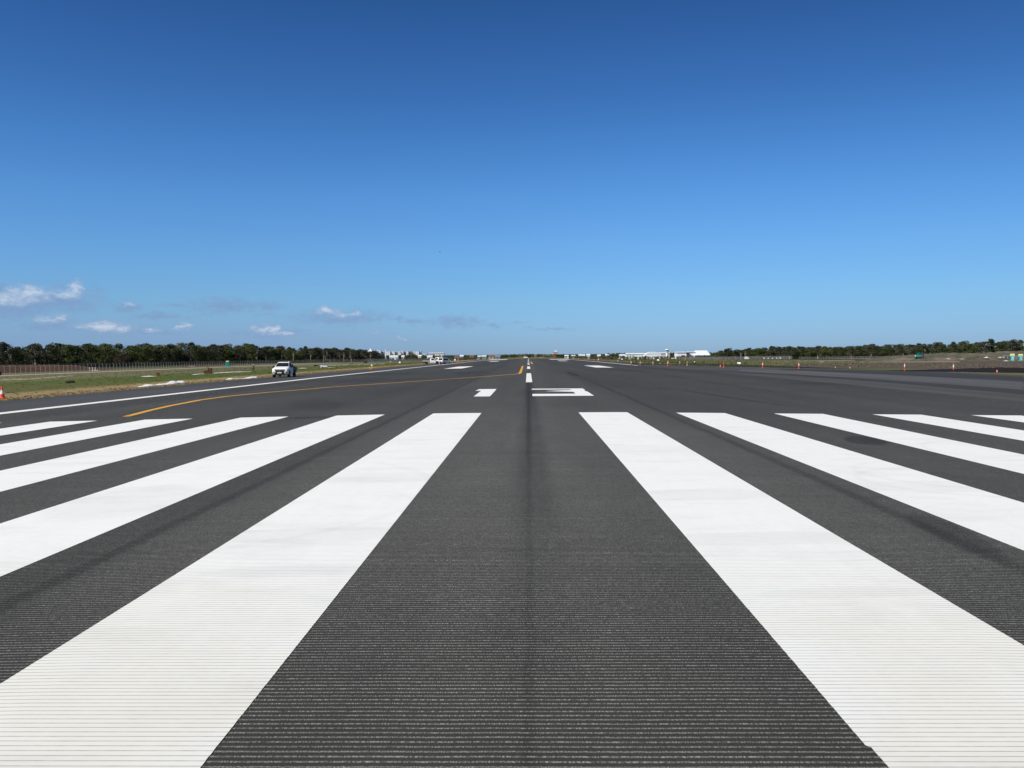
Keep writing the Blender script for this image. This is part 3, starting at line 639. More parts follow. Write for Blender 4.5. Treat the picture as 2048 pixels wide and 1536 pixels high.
MB().box(-.3, -.82, 1.0, .8, .03, 1.7).build('door', M['window_dark'], r); [MB().box(.4+x*1.2, y*.8, 1.15, .08, .08, 2.3).build('post', M['steel_grey'], r) for x in (-1, 1) for y in (-1, 1)]
p = at(2033, 717.8); r = empty('water_tank', p, 'low pale yellow tank between the two teal toilets', 'tank'); MB().cyl((-1.1, 0, .75), (1.1, 0, .75), .5, .5, 18).build('barrel', M['cream_yellow'], r); [MB().box(x*.7, 0, .15, .14, .9, .34).build('cradle', M['steel_grey'], r) for x in (-1, 1)]

# ------------------------------------------------------------------ yellow light stand
p = at(744, 738.6); s = (p-CO).length/CF
r = empty('light_stand', p, 'yellow work light stand with round cream head on the left verge', 'light stand', None, R(10))
MB().bbox(0, 0, 3.0*s, .5, .5, 2.2*s, .04).build('housing', M['yellow_metal'], r)
b = MB(); [b.cyl((0, 0, 2.4*s), (.42*math.cos(a), .42*math.sin(a), 0), .045, .045, 8) for a in (.5, 2.6, 4.7)]; b.box(.22, 0, .8*s, .35, .3, 1.3*s); b.build('legs', M['yellow_metal'], r)
MB().cyl((0, 0, 4*s), (0, 0, 6.5*s), .05, .05, 8).build('mast', M['yellow_metal'], r)
MB().ball((0, 0, 7.6*s), 2.0*s, 14, 10, (1.05, .8, .9)).build('lamp_head', M['white_band'], r, True)

# ------------------------------------------------------------------ cable yard: far orange machines and tiny lit cars at the runway end
def small_machine(u, v, wpx, hpx, label, m1, cat='machine', D=None):
    p = at(u, v) if D is None else onY(u, D); s = (p-CO).length/CF; w_, h = wpx*s, hpx*s
    r = empty('construction_machine', p, label, cat, 'machines working beyond the runway end')
    MB().bbox(0, 0, h*.38, w_, w_*.5, h*.42, h*.04).build('body', M[m1], r); MB().bbox(-w_*.18, 0, h*.77, w_*.34, w_*.42, h*.40, h*.04).build('cab', M['dark_glass'], r)
    for x in (-.3, .3):
        for y in (-.25, .25): MB().cyl((x*w_, y*w_-.08*w_, h*.2), (x*w_, y*w_+.08*w_, h*.2), h*.2, h*.2, 12).build('wheel', M['tyre_rubber'], r)
    MB().cyl((w_*.3, 0, h*.55), (w_*.62, 0, h*.85), h*.05, h*.04, 8).build('boom', M[m1], r); return r
for a in ((1081, 716, 6, 4.2, 'orange construction machine beyond the runway end, left of three', 'tan_plastic'), (1098, 716.5, 8, 4.6, 'long brownish construction machine beyond the runway end', 'rust'), (1107, 716.8, 4, 5, 'pale orange construction machine, rightmost beyond the runway end', 'faded_orange')):
    small_machine(*a, D=640)

# ------------------------------------------------------------------ vehicles
def wheel(parent, x, y, z, rr, w_, side):
    t_ = MB().lathe([(rr*.62, -w_/2), (rr*.93, -w_/2), (rr, -w_*.32), (rr, w_*.32), (rr*.93, w_/2), (rr*.62, w_/2)], 20)
    o = t_.build('wheel', None, parent); o.data.transform(Matrix.Rotation(R(90), 4, 'Y')); o.data.materials.append(M['tyre_rubber']); o.location = (x, y, z)
    c = MB().lathe([(rr*.2, -.02), (rr*.62, -.0), (rr*.64, .03)], 16).build('rim', M['rim'], o); c.data.transform(Matrix.Rotation(R(90), 4, 'Y')); c.location = (side*w_*.42, 0, 0)
    return o
def ute(loc, rz, label, tray='dark_tray', traylow=False, group=None):
    """single cab utility; front towards -Y, width along X"""
    r = empty('utility_truck', loc, label, 'utility truck', group, rz)
    # ring: x half widths at sill, belt, shoulder, top
    def ring(y, zb, zs, zt, wb, ws, wt, cut=0):
        return [(-wb, y, zb), (-ws, y, zb+.12), (-ws, y, zs-.06), (-ws+.03, y, zs), (-wt, y, zt), (wt, y, zt), (ws-.03, y, zs), (ws, y, zs-.06), (ws, y, zb+.12), (wb, y, zb)]
    b = MB().loft([ring(-.02, .42, .78, .80, .60, .70, .55), ring(.05, .36, .92, .97, .72, .84, .70), ring(.28, .34, 1.00, 1.07, .82, .91, .76), ring(.55, .34, 1.03, 1.12, .86, .925, .78), ring(1.25, .34, 1.09, 1.20, .86, .925, .80),
        ring(1.30, .34, 1.10, 1.22, .86, .925, .78), ring(2.05, .34, 1.12, 1.70, .86, .925, .64), ring(2.3, .34, 1.12, 1.765, .86, .925, .62), ring(2.85, .34, 1.12, 1.775, .86, .925, .62), ring(3.02, .34, 1.12, 1.73, .86, .925, .62), ring(3.13, .36, 1.10, 1.12, .84, .91, .80)])
    body = b.build('body', M['vehicle_white'], r)
    # glass, slightly proud of the shell
    e = .012
    MB().quad((-.745, 1.33-e, 1.25+e), (.745, 1.33-e, 1.25+e), (.615, 2.02-e, 1.675+e), (-.615, 2.02-e, 1.675+e)).build('windscreen', M['dark_glass'], r)
    for sx in (-1, 1):
        a = [(sx*.905, 1.58, 1.16), (sx*.905, 2.78, 1.16), (sx*.685, 2.72, 1.66), (sx*.685, 2.12, 1.66)]
        MB().add(a, [(0, 1, 2, 3) if sx > 0 else (3, 2, 1, 0)]).build('side_window', M['side_glass'], r)
        d = MB().bbox(sx*.928, 2.2, .76, .02, 1.22, .62, .008).build('door', M['vehicle_white'], r)
        MB().bbox(sx*.945, 2.62, .98, .02, .16, .03, .006).build('handle', M['black_plastic'], d)
        mr = MB().bbox(sx*1.03, 1.55, 1.22, .2, .12, .22, .04).build('mirror', M['black_plastic'], r)
        for k in range(1): MB().add([(sx*.60, .02, .80), (sx*.86, .16, .84), (sx*.90, .36, .99), (sx*.62, .12, .93)], [(0, 1, 2, 3) if sx > 0 else (3, 2, 1, 0)]).build('headlight', M['lamp_glass'], r).location = (0, -.035, 0)
        MB().bbox(sx*.69, .0, .56, .28, .07, .08, .02).build('fog_lamp', M['black_plastic'], r)
        arch = MB().cyl((sx*.915, .95, .44), (sx*.934, .95, .44), .47, .47, 24); arch.build('wheel_arch', M['black_plastic'], r)
        wheel(r, sx*.83, .95, .39, .39, .26, sx); wheel(r, sx*.84, 4.15, .39, .39, .26, sx)
    MB().add([(-.52, -.06, .80), (.52, -.06, .80), (.60, .01, .93), (-.60, .01, .93), (-.44, -.05, .62), (.44, -.05, .62)], [(0, 1, 2, 3), (4, 5, 1, 0)]).build('grille', M['black_plastic'], r)
    MB().box(0, -.075, .80, .14, .02, .10).build('badge', M['rim'], r)
    MB().bbox(0, -.06, .47, 1.0, .10, .20, .03).build('lower_grille', M['black_plastic'], r)
    b = MB(); b.cyl((-.62, -.12, .34), (-.42, -.16, .62), .035, .035, 8); b.cyl((.62, -.12, .34), (.42, -.16, .62), .035, .035, 8); b.cyl((-.42, -.16, .62), (.42, -.16, .62), .035, .035, 8); b.cyl((-.8, -.1, .30), (.8, -.1, .30), .05, .05, 8); b.build('bull_bar', M['black_plastic'], r)
    MB().bbox(0, -.20, .55, .50, .02, .14, .006).build('number_plate', M['plate'], r)
    MB().box(.55, 2.5, 1.80, .12, .12, .06, None, .5).build('roof_beacon', M['white_band'], r)
    # tray
    th = .26 if traylow else .34
    tr = MB().bbox(0, 4.25, .80, 1.86, 2.05, .10, .02).build('tray_floor', M[tray], r)
    for nm, x, y, sx, sy in (('tray_side', -.93, 4.25, .04, 2.05), ('tray_side', .93, 4.25, .04, 2.05), ('tailgate', 0, 5.27, 1.86, .04), ('headboard', 0, 3.24, 1.8, .05)):
        MB().box(x, y, .85+th/2+(.14 if nm == 'headboard' else 0), sx, sy, th+(.28 if nm == 'headboard' else 0)).build(nm, M[tray], tr)
    b = MB(); b.box(0, 3.7, .62, .8, 1.1, .3); b.box(0, 4.2, .55, .9, 2.2, .16); b.build('chassis', M['black_plastic'], r)
    for sx in (-1, 1): MB().bbox(sx*.72, 3.55, .58, .36, .5, .36, .02).build('toolbox', M[tray], r); MB().box(sx*.80, 4.62, .52, .26, .02, .42).build('mudflap', M['black_plastic'], r); MB().box(sx*.80, 5.24, .70, .22, .04, .10).build('tail_light', M['orange_plastic'], r)
    if not traylow: MB().bbox(.35, 4.5, 1.05, 1.0, .6, .40, .03).build('load_box', M['dark_tray'], r)
    return r
p = at(560, 755.6); ute((-28.28, 98.3, G(-28.28, 100)+.02), R(4), 'white utility truck with dark tray parked facing the camera on the left shoulder').scale = (1.0, .97, .98)
q = at(862, 728.3); u2 = ute((q.x+2.9, q.y, q.z+.02), R(90), 'white utility truck with pale grey tray parked sideways beyond the left shoulder', 'grey_tray', True)

def van(loc, rz, label, h, w_, L, roofbox=False, name='parked_van'):
    r = empty(name, loc, label, 'van' if not roofbox else 'car', None, rz)
    W = w_/2
    def ring(y, zb, zs, zt, ws, wt): return [(-ws+.06, y, zb), (-ws, y, zb+.12), (-ws, y, zs), (-wt, y, zt), (wt, y, zt), (ws, y, zs), (ws, y, zb+.12), (ws-.06, y, zb)]
    MB().loft([ring(0, .38, h*.42, h*.45, W*.88, W*.8), ring(.12, .32, h*.5, h*.55, W*.98, W*.88), ring(L*.17, .32, h*.55, h*.62, W, W*.9), ring(L*.32, .32, h*.56, h*.95, W, W*.78), ring(L*.4, .32, h*.56, h, W, W*.78), ring(L*.93, .32, h*.56, h*.98, W, W*.78), ring(L*.985, .32, h*.55, h*.6, W*.98, W*.93), ring(L, .4, h*.5, h*.52, W*.93, W*.9)]).build('body', M['vehicle_white'], r)
    MB().quad((-W*.82, L*.18, h*.645), (W*.82, L*.18, h*.645), (W*.72, L*.31, h*.94), (-W*.72, L*.31, h*.94)).build('windscreen', M['dark_glass'], r).location = (0, -.02, .01)
    MB().quad((W*.76, L*.985+.02, h*.62), (-W*.76, L*.985+.02, h*.62), (-W*.7, L*.935+.02, h*.93), (W*.7, L*.935+.02, h*.93)).build('rear_window', M['side_glass'], r)
    for sx in (-1, 1):
        for a, b_ in ((.36, .56), (.60, .86)):
            MB().add([(sx*(W+.004), L*a, h*.60), (sx*(W+.004), L*b_, h*.60), (sx*W*.82, L*b_, h*.91), (sx*W*.82, L*a, h*.91)], [(0, 1, 2, 3) if sx > 0 else (3, 2, 1, 0)]).build('side_window', M['side_glass'], r)
        wheel(r, sx*(W-.13), L*.18, .34, .34, .22, sx); wheel(r, sx*(W-.13), L*.8, .34, .34, .22, sx)
        MB().box(sx*W*.85, L*1.0, h*.47, .16, .05, .26).build('tail_light', M['orange_plastic'], r); MB().box(sx*W*.7, .02, h*.38, .3, .06, .14).build('headlight', M['lamp_glass'], r)
    MB().bbox(0, L, .45, w_*.94, .12, .2, .03).build('rear_bumper', M['black_plastic'], r); MB().bbox(0, 0, .45, w_*.92, .12, .2, .03).build('front_bumper', M['black_plastic'], r)
    return r
q = at(884.5, 727.2); van((q.x, q.y, q.z+.02), R(24), 'white van with round shoulders parked right behind the pale tray utility', 2.0, 1.95, 4.6)
q = at(897, 727.4); van((q.x, q.y+1, q.z+.02), R(150), 'white car with dark windows, rightmost of the parked vehicles at left', 1.75, 1.85, 4.4, True, 'parked_car')
q = onY(1498, 900); van((q.x, q.y, q.z), R(80), 'white van far away in front of the right forest edge', 2.9, 2.2, 4.6)
for u, hp in ((1492.5, 4.0), (1528, 2.4), (1536.5, 1.8), (1545, 1.8), (1553.4, 2.0), (1561, 2.8)):
    q = onY(u, 850); s = 850/CF; r = empty('utility_cabinet', q, 'tiny white cabinet in the row before the right forest', 'cabinet', 'white cabinets before the right forest')
    MB().bbox(0, 0, hp*s/2+.5, 1.0, .8, hp*s, .05).build('housing', M['facade_white'], r); MB().box(0, 0, .25, .3, .3, .5).build('plinth', M['concrete'], r)

# teal excavator
p = on_bank(1838, 716.8); s = (p-CO).length/CF; p.z -= .1
r = empty('excavator', p, 'small teal excavator with raised dark arm before the earth bank', 'excavator', None, R(-15)); r.scale = (.85, .85, .9)
for y in (-.9, .9): MB().bbox(-.3, y, .45, 3.6, .5, .8, .18, 3).build('track', M['black_plastic'], r)
MB().bbox(-.6, 0, 1.45, 2.6, 2.0, 1.0, .12).build('body', M['teal'], r)
cb_ = MB().bbox(.1, .45, 2.2, 1.1, .95, 1.4, .08).build('cab', M['teal'], r); MB().box(.1, -.05, 2.3, .8, .04, .9).build('window', M['dark_glass'], cb_); MB().box(.67, .45, 2.3, .04, .8, .9).build('window', M['dark_glass'], cb_)
MB().bbox(-1.7, 0, 1.4, .5, 1.9, .8, .1).build('counterweight', M['facade_white'], r)
bo = MB(); bo.cyl((.6, -.3, 1.6), (1.8, -.3, 3.3), .24, .20, 8); bo.build('boom', M['wall_navy'], r)
MB().cyl((1.8, -.3, 3.3), (2.3, -.3, 1.3), .2, .15, 8).build('stick', M['wall_navy'], r)
MB().loft([[(2.0, -.7, 1.4), (2.6, -.7, 1.4), (2.6, .1, 1.4), (2.0, .1, 1.4)], [(1.7, -.65, .7), (2.3, -.65, .5), (2.3, .05, .5), (1.7, .05, .7)]]).build('bucket', M['black_plastic'], r)

# ------------------------------------------------------------------ people
def skin(name, joints, edges, radii, m, parent, lv=1):
    me = bpy.data.meshes.new(name); me.from_pydata([Vector(j) for j in joints], edges, []); o = bpy.data.objects.new(name, me); col.objects.link(o)
    md = o.modifiers.new('s', 'SKIN'); md.use_smooth_shade = True
    for v, rr in zip(me.skin_vertices[0].data, radii): v.radius = (rr, rr) if isinstance(rr, float) else rr
    me.skin_vertices[0].data[0].use_root = True
    sb = o.modifiers.new('b', 'SUBSURF'); sb.levels = lv; sb.render_levels = lv
    dg = bpy.context.evaluated_depsgraph_get(); ev = bpy.data.meshes.new_from_object(o.evaluated_get(dg)); o.modifiers.clear(); o.data = ev
    ev.materials.clear(); ev.materials.append(m); o.parent = parent; return o
def person(loc, rz, label, top, legs, hat, stride=.18, h=1.75):
    r = empty('person', loc, label, 'person', None, rz); k = h/1.75; r.scale = (k, k, k)
    J = [(0, 0, .95), (0, 0, 1.18), (0, 0, 1.40), (0, .01, 1.50), (0, .02, 1.60), (0, .02, 1.70)]; Rr = [.13, .13, .12, .055, .085, .075]; E = [(0, 1), (1, 2), (2, 3), (3, 4), (4, 5)]
    for sx in (-1, 1):
        i = len(J); J += [(sx*.17, 0, 1.42), (sx*.24, sx*stride*.5-.02, 1.14), (sx*.25, sx*stride+.06, .90), (sx*.25, sx*stride+.09, .82)]; Rr += [.06, .045, .032, .04]; E += [(2, i), (i, i+1), (i+1, i+2), (i+2, i+3)]
        for f in range(4):
            n_ = len(J); L = (.075, .085, .08, .062)[f]; J += [(sx*(.25), sx*stride+.06+.022*f, .80), (sx*(.235), sx*stride+.065+.022*f, .80-L)]; Rr += [.010, .008]; E += [(i+3, n_), (n_, n_+1)]
        n_ = len(J); J += [(sx*.225, sx*stride+.12, .81), (sx*.22, sx*stride+.14, .77)]; Rr += [.011, .009]; E += [(i+3, n_), (n_, n_+1)]
        i = len(J); J += [(sx*.10, 0, .90), (sx*.11, -sx*stride*.6+.03, .50), (sx*.11, -sx*stride, .10), (sx*.11, -sx*stride+.16, .05)]; Rr += [.085, .06, .042, .04]; E += [(0, i), (i, i+1), (i+1, i+2), (i+2, i+3)]
    skin('body', J, E, Rr, M['skin'], r)
    skin('shirt', [(0, 0, .97), (0, 0, 1.18), (0, 0, 1.41), (-.19, 0, 1.41), (-.25, -stride*.5-.02, 1.16), (.19, 0, 1.41), (.25, stride*.5-.02, 1.16)], [(0, 1), (1, 2), (2, 3), (3, 4), (2, 5), (5, 6)], [.155, .155, .14, .075, .06, .075, .06], M[top], r)
    skin('trousers', [(0, 0, .98), (-.10, 0, .88), (-.11, stride*.6+.03, .50), (-.11, stride, .14), (.10, 0, .88), (.11, -stride*.6+.03, .50), (.11, -stride, .14)], [(0, 1), (1, 2), (2, 3), (0, 4), (4, 5), (5, 6)], [.15, .105, .08, .065, .105, .08, .065], M[legs], r)
    for sx in (-1, 1): MB().bbox(sx*.11, -sx*stride+.06, .06, .11, .30, .12, .03).build('boot', M['boot'], r)
    b = MB().ball((0, .02, 1.665), .125, 14, 8, (1, 1.1, .95)); b.build('hair', M['boot'], r, True).scale = (.86, .86, .99)
    ht = MB().lathe([(.20, 1.70), (.20, 1.715), (.125, 1.72), (.12, 1.78), (.08, 1.82), (.02, 1.83)], 18, (0, .02, 0)).build('hat', M[hat], r, True)
    f = MB(); f.ball((0, .125, 1.62), .02, 6, 4, (1, 1.2, 1.4)); f.box(0, .108, 1.575, .05, .02, .012); f.build('face', M['skin'], r)
    b = MB(); [b.ball((s_*.032, .112, 1.645), .012, 6, 4) for s_ in (-1, 1)]; b.build('eyes', M['boot'], r)
    return r
q = at(507, 742.3); dd = (q-CO).length; person(q, R(200), 'person in a dark brown shirt and white hat standing on the left grass', 'shirt_brown', 'trouser_navy', 'cap_white', .16, 12.6*dd/CF)
q = at(916.3, 727.5); dd = (q-CO).length; person(q, R(150), 'person in bright orange work clothes and white hat at the left runway edge', 'hivis_orange', 'hivis_orange', 'cap_white', .1, 9.7*dd/CF)

# ------------------------------------------------------------------ perimeter fence
def fence(path, spacing, h, label, name='chain_link_fence', postm='galvanised', arm=True, haze=.14, ploc=None, nmax=100, post_r=.036):
    pts = []; acc = 0
    for a, b_ in zip(path[:-1], path[1:]):
        a, b_ = Vector(a), Vector(b_); L = (b_-a).length; n_ = max(1, int(round(L/spacing)))
        for i in range(n_): pts.append(a.lerp(b_, i/n_))
    pts.append(Vector(path[-1]))
    r = empty(name, (pts[0].x, pts[0].y, G(pts[0].x, pts[0].y)), label, 'fence')
    o0 = r.location.copy()
    pm = MB().cyl((0, 0, -.1), (0, 0, h), post_r, post_r, 6)
    if arm: pm.cyl((0, 0, h), (-.32, 0, h+.38), post_r*.8, post_r*.7, 6)
    base = pm.build('post', M[postm], r); base.location = (0, 0, 0)
    rest = MB()
    for i, p_ in enumerate(pts[1:], 1):
        loc = Vector((p_.x, p_.y, G(p_.x, p_.y)))-o0
        if i < nmax:
            c = base.copy(); col.objects.link(c); c.parent = r; c.location = loc; c.rotation_euler = (R(rnd.uniform(-1.5, 1.5)), R(rnd.uniform(-1.5, 1.5)), 0)
        else: rest.add([Vector(v)+loc for v in pm.v], pm.f)
    if rest.v: rest.build('distant_posts', M[postm], r)['kind'] = 'stuff'
    pan = MB(); n_ = len(pts)
    for p_ in pts:
        z = G(p_.x, p_.y); pan.v += [(p_.x-o0.x, p_.y-o0.y, z-o0.z+.03), (p_.x-o0.x, p_.y-o0.y, z-o0.z+h)]
    pan.f = [(2*i, 2*i+2, 2*i+3, 2*i+1) for i in range(n_-1)]
    key = 'wire%g' % haze
    if key not in M:
        m, t, b = mat('chain_link_wire_%g' % haze); b.inputs['Base Color'].default_value = (.36, .37, .36, 1); b.inputs['Roughness'].default_value = .6; b.inputs['Alpha'].default_value = haze; M[key] = m
    pan.build('wire_mesh', M[key], r)
    rl = MB()
    for i in range(n_-1):
        for zz_ in ((h-.02, h+.36) if arm else (h-.02,)):
            a = Vector(pan.v[2*i+1])+Vector((-.3 if zz_ > h else 0, 0, zz_-h)); b_ = Vector(pan.v[2*i+3])+Vector((-.3 if zz_ > h else 0, 0, zz_-h)); rl.cyl(a, b_, .018, .018, 4, False)
    rl.build('top_rail', M[postm], r)
    return r
fence([(-134, 196), (-139, 336), (-137, 520), (-133, 700), (-128, 1150)], 2.55, 2.2, 'chain link fence with angled tops running along the left forest', haze=.07)
fence([(-133.5, 720), (-128.5, 1500)], 6, 3.2, 'hazy grey boundary fence far beyond the left forest edge', 'boundary_fence', 'steel_grey', False, .32)
fence([(235, 780), (180, 1180)], 6, 3.0, 'hazy grey boundary fence in front of the right forest', 'boundary_fence', 'steel_grey', False, .26)
fence([(330, 452), (300, 560), (240, 775)], 4, 1.9, 'thin wire fence at the foot of the right forest', 'wire_fence', 'galvanised', False, .12)
# orange mesh fence segment behind left grass
fence([tuple(onY(366, 372)[:2]), tuple(onY(470, 470)[:2])], 3, 1.5, 'rusty orange mesh fence behind the lone teal toilet', 'mesh_fence', 'rust', False, .3)
M['wire0.3'].node_tree.nodes['Principled BSDF'].inputs['Base Color'].default_value = (.35, .10, .04, 1)

# ------------------------------------------------------------------ trees
def leafmat(name, dark, light):
    m, t, b = mat(name); oi = t.new('ShaderNodeObjectInfo'); o = t.coord(); n_ = t.noise(o, .45, 3, .6); n2 = t.noise(o, 2.6, 2)
    f = t.math('ADD', t.math('MULTIPLY', t.sstep(n_, .35, .65), .6), t.math('MULTIPLY', n2, .4))
    c = t.mix(f, dark, light); rr = oi.outputs['Random']
    c = t.mix(t.math('MULTIPLY', rr, .45), c, (dark[0]*1.7, dark[1]*1.25, dark[2]*1.5))
    t.l.new(c, b.inputs['Base Color']); b.inputs['Roughness'].default_value = .8; b.inputs['Specular IOR Level'].default_value = .15
    return m
LM = {'olive': leafmat('olive_grass_heads', (.085, .09, .045), (.14, .14, .07)), 'deep': leafmat('deep_green_leaves', (.034, .046, .018), (.080, .098, .036)), 'green': leafmat('mid_green_leaves', (.052, .072, .020), (.118, .142, .042)),
      'grey': leafmat('grey_green_leaves', (.052, .058, .034), (.118, .120, .076)), 'brown': leafmat('brownish_leaves', (.048, .044, .026), (.110, .096, .060))}
BK = {'pale': simple('pale_papery_bark', (.36, .32, .26), .9, 0, .35, 4), 'dark': simple('dark_bark', (.09, .075, .06), .9, 0, .3, 4)}
def leaves_np(cl, n, lr, size, rs, flat=.75):
    """n leaf-sized triangles/quads scattered over clump shells"""
    nc = len(cl); idx = rs.randint(0, nc, n); cl = np.array(cl)
    d = rs.normal(size=(n, 3)); d /= np.linalg.norm(d, axis=1)[:, None]
    rad = cl[idx, 3]*(rs.uniform(.35, 1.0, n)**.5); p = cl[idx, :3]+d*rad[:, None]*np.array([1, 1, flat])
    a = rs.normal(size=(n, 3)); a /= np.linalg.norm(a, axis=1)[:, None]; b_ = np.cross(a, rs.normal(size=(n, 3))); b_ /= np.linalg.norm(b_, axis=1)[:, None]
    s = size*rs.uniform(.6, 1.4, n)[:, None]
    v = np.stack([p-a*s*.5, p+b_*s*.35, p+a*s*.5, p-b_*s*.35], 1).reshape(-1, 3); f = np.arange(4*n).reshape(-1, 4)
    return v, f
def mesh_np(name, v, f, m):
    me = bpy.data.meshes.new(name); k = f.shape[1]
    me.vertices.add(len(v)); me.vertices.foreach_set('co', v.astype(np.float32).ravel()); me.loops.add(f.size); me.loops.foreach_set('vertex_index', f.astype(np.int32).ravel())
    me.polygons.add(len(f)); me.polygons.foreach_set('loop_start', np.arange(0, f.size, k, dtype=np.int32)); me.update(); me.materials.append(m); return me
def tree_proto(seed, H, wd, lm, bark, cb, kind):
    """cb = crown base fraction; returns (trunk mesh, crown mesh)"""
    rs = np.random.RandomState(seed); q = random.Random(seed); tb = MB(); lean = q.uniform(-.05, .05)*H; n = 5; P_ = []
    for i in range(n+1):
        t_ = i/n; P_.append(Vector((lean*t_+q.uniform(-.1, .1), q.uniform(-.1, .1), H*.82*t_)))
    for i in range(n): tb.cyl(P_[i], P_[i+1], .22*(1-.75*i/n)*H/10, .22*(1-.75*(i+1)/n)*H/10, 7, False)
    cl = []
    nl = 11 if kind != 'bare' else 12
    for k in range(nl):
        t_ = cb+(1-cb)*((k+.5)/nl)**.9; a = q.uniform(0, 6.283); base = P_[min(n-1, int(t_*.8*n))]
        prof = math.sin(math.pi*min(.97, .12+.80*(t_-cb)/(1-cb)))**.7 if kind != 'conic' else 1.05-(t_-cb)/(1-cb)
        rr = wd*.5*prof*q.uniform(.45, 1.0); tip = Vector((base.x+rr*math.cos(a), base.y+rr*math.sin(a), H*(t_*.93+.02)))
        st_ = P_[0].lerp(P_[n], min(.95, max(.1, t_*.8-.1))); tb.cyl(st_, tip, .06*H/10, .02, 5, False)
        cr_ = wd*(.20 if kind != 'bare' else .13)*q.uniform(.75, 1.3)
        cl.append((tip.x, tip.y, tip.z, cr_))
        if kind != 'bare': cl.append((tip.x*.45+q.uniform(-.4, .4), tip.y*.45+q.uniform(-.4, .4), tip.z+q.uniform(-.7, .3), cr_*1.1))
    cl.append((lean, 0, H*.92, wd*.14)); cl.append((lean+q.uniform(-1, 1), q.uniform(-1, 1), H*.86, wd*.17))
    v, f = leaves_np(cl, {'bare': 800, 'conic': 2000}.get(kind, 2600), None, .44, rs)
    v[:, 2] = np.clip(v[:, 2], .2, H*1.04)
    return [tb.build('trunk', BK[bark]).data, mesh_np('crown', v, f, LM[lm])]
for o in [x for x in bpy.data.objects if x.name.startswith('trunk')]: bpy.data.objects.remove(o)
KINDS = [('dense_tree', 10.5, 8.0, 'deep', 'dark', .10, 'round', 'dense dark green tree'), ('broad_tree', 11, 9.0, 'green', 'dark', .16, 'round', 'broad mid green tree'), ('gum_tree', 12, 7.0, 'grey', 'pale', .34, 'round', 'grey green gum tree with pale trunk'),
         ('paperbark_tree', 11.5, 5.2, 'brown', 'pale', .50, 'bare', 'thin paperbark with bare pale trunk'), ('slender_tree', 12.5, 5.5, 'deep', 'dark', .2, 'conic', 'slender dark tree with pointed top'), ('scrub_tree', 7.5, 7.5, 'brown', 'dark', .05, 'round', 'low brownish scrub tree')]
PR = []
for i, kd in enumerate(KINDS):
    PR.append([tree_proto(31+i*7+j, kd[1], kd[2], kd[3], kd[4], kd[5], kd[6]) for j in range(3)])
for o in [x for x in bpy.data.objects if x.name.startswith('trunk')]: bpy.data.objects.remove(o)
def tree(x, y, ki, sc_, label, group):
    kd = KINDS[ki]; tm, cm = PR[ki][rnd.randrange(3)]
    r = empty(kd[0], (x, y, G(x, y)-.1), label, 'tree', group, rnd.uniform(0, 6.28)); wd_ = 1.35 if ki != 3 else 1.1; r.scale = (sc_*rnd.uniform(.95, 1.25)*wd_, sc_*rnd.uniform(.95, 1.25)*wd_, sc_*rnd.uniform(.93, 1.07))
    for nm, me in (('trunk', tm), ('crown', cm)):
        o = bpy.data.objects.new(nm, me); col.objects.link(o); o.parent = r
    return r
def forest(path, side, count, mixf, where, hf, rows=3):
    """trees in staggered rows along a path; side = direction away from the airfield"""
    segs = [(Vector(a), Vector(b_)) for a, b_ in zip(path[:-1], path[1:])]; Ls = [(b_-a).length for a, b_ in segs]; tot = sum(Ls)
    def pos(s):
        d = s*tot
        for (a, b_), L in zip(segs, Ls):
            if d <= L: return a.lerp(b_, d/L), (b_-a).normalized()
            d -= L
        return segs[-1][1].copy(), (segs[-1][1]-segs[-1][0]).normalized()
    for i in range(count):
        row = i % rows; s = (i+.5)/count; p_, d_ = pos(min(1, max(0, s+rnd.uniform(-.6, .6)/count))); nv = Vector((d_.y, -d_.x))*side
        p_ = p_+nv*(row*6.5+rnd.uniform(-1.5, 1.5)); ki = mixf(s, row)
        desc = KINDS[ki][7]; pos_ = ['standing in the front row of', 'growing just inside', 'rising over the front rows of'][row]
        tree(p_.x, p_.y, ki, hf(s, row), '%s %s %s' % (desc, pos_, where), '%s %s %s' % (KINDS[ki][0].replace('_', ' ')+'s', ['in the front row of', 'just inside', 'at the back of'][row], where))
def mixL(s, row):
    r_ = rnd.random()
    if s < .33: w_ = (.42, .22, .10, .0, .10, .16) if row < 2 else (.3, .2, .3, 0, .2, 0)
    elif s < .55: w_ = (.28, .26, .24, .06, .06, .10)
    else: w_ = (.12, .12, .30, .34, .04, .08) if row < 2 else (.2, .2, .4, .1, .1, 0)
    acc = 0
    for k_, x in enumerate(w_):
        acc += x
        if r_ < acc: return k_
    return 0
def mixR(s, row):
    r_ = rnd.random(); w_ = (.34, .18, .20, .06, .12, .10) if row < 2 else (.3, .1, .3, 0, .3, 0); acc = 0
    for k_, x in enumerate(w_):
        acc += x
        if r_ < acc: return k_
    return 0
LP = [(-205, 265), (-208, 420), (-212, 640), (-196, 820), (-196, 1130)]
forest(LP, -1, 168, mixL, 'the left forest', lambda s, row: (.80+.72*s if s < .5 else 1.16+.04*math.sin(s*9))*(1+.04*row)*rnd.uniform(.93, 1.06))
RPp = [(352, 500), (318, 600), (262, 800), (222, 1010)]
forest(RPp, 1, 128, mixR, 'the right forest', lambda s, row: (.98+.03*row)*rnd.uniform(.92, 1.08))
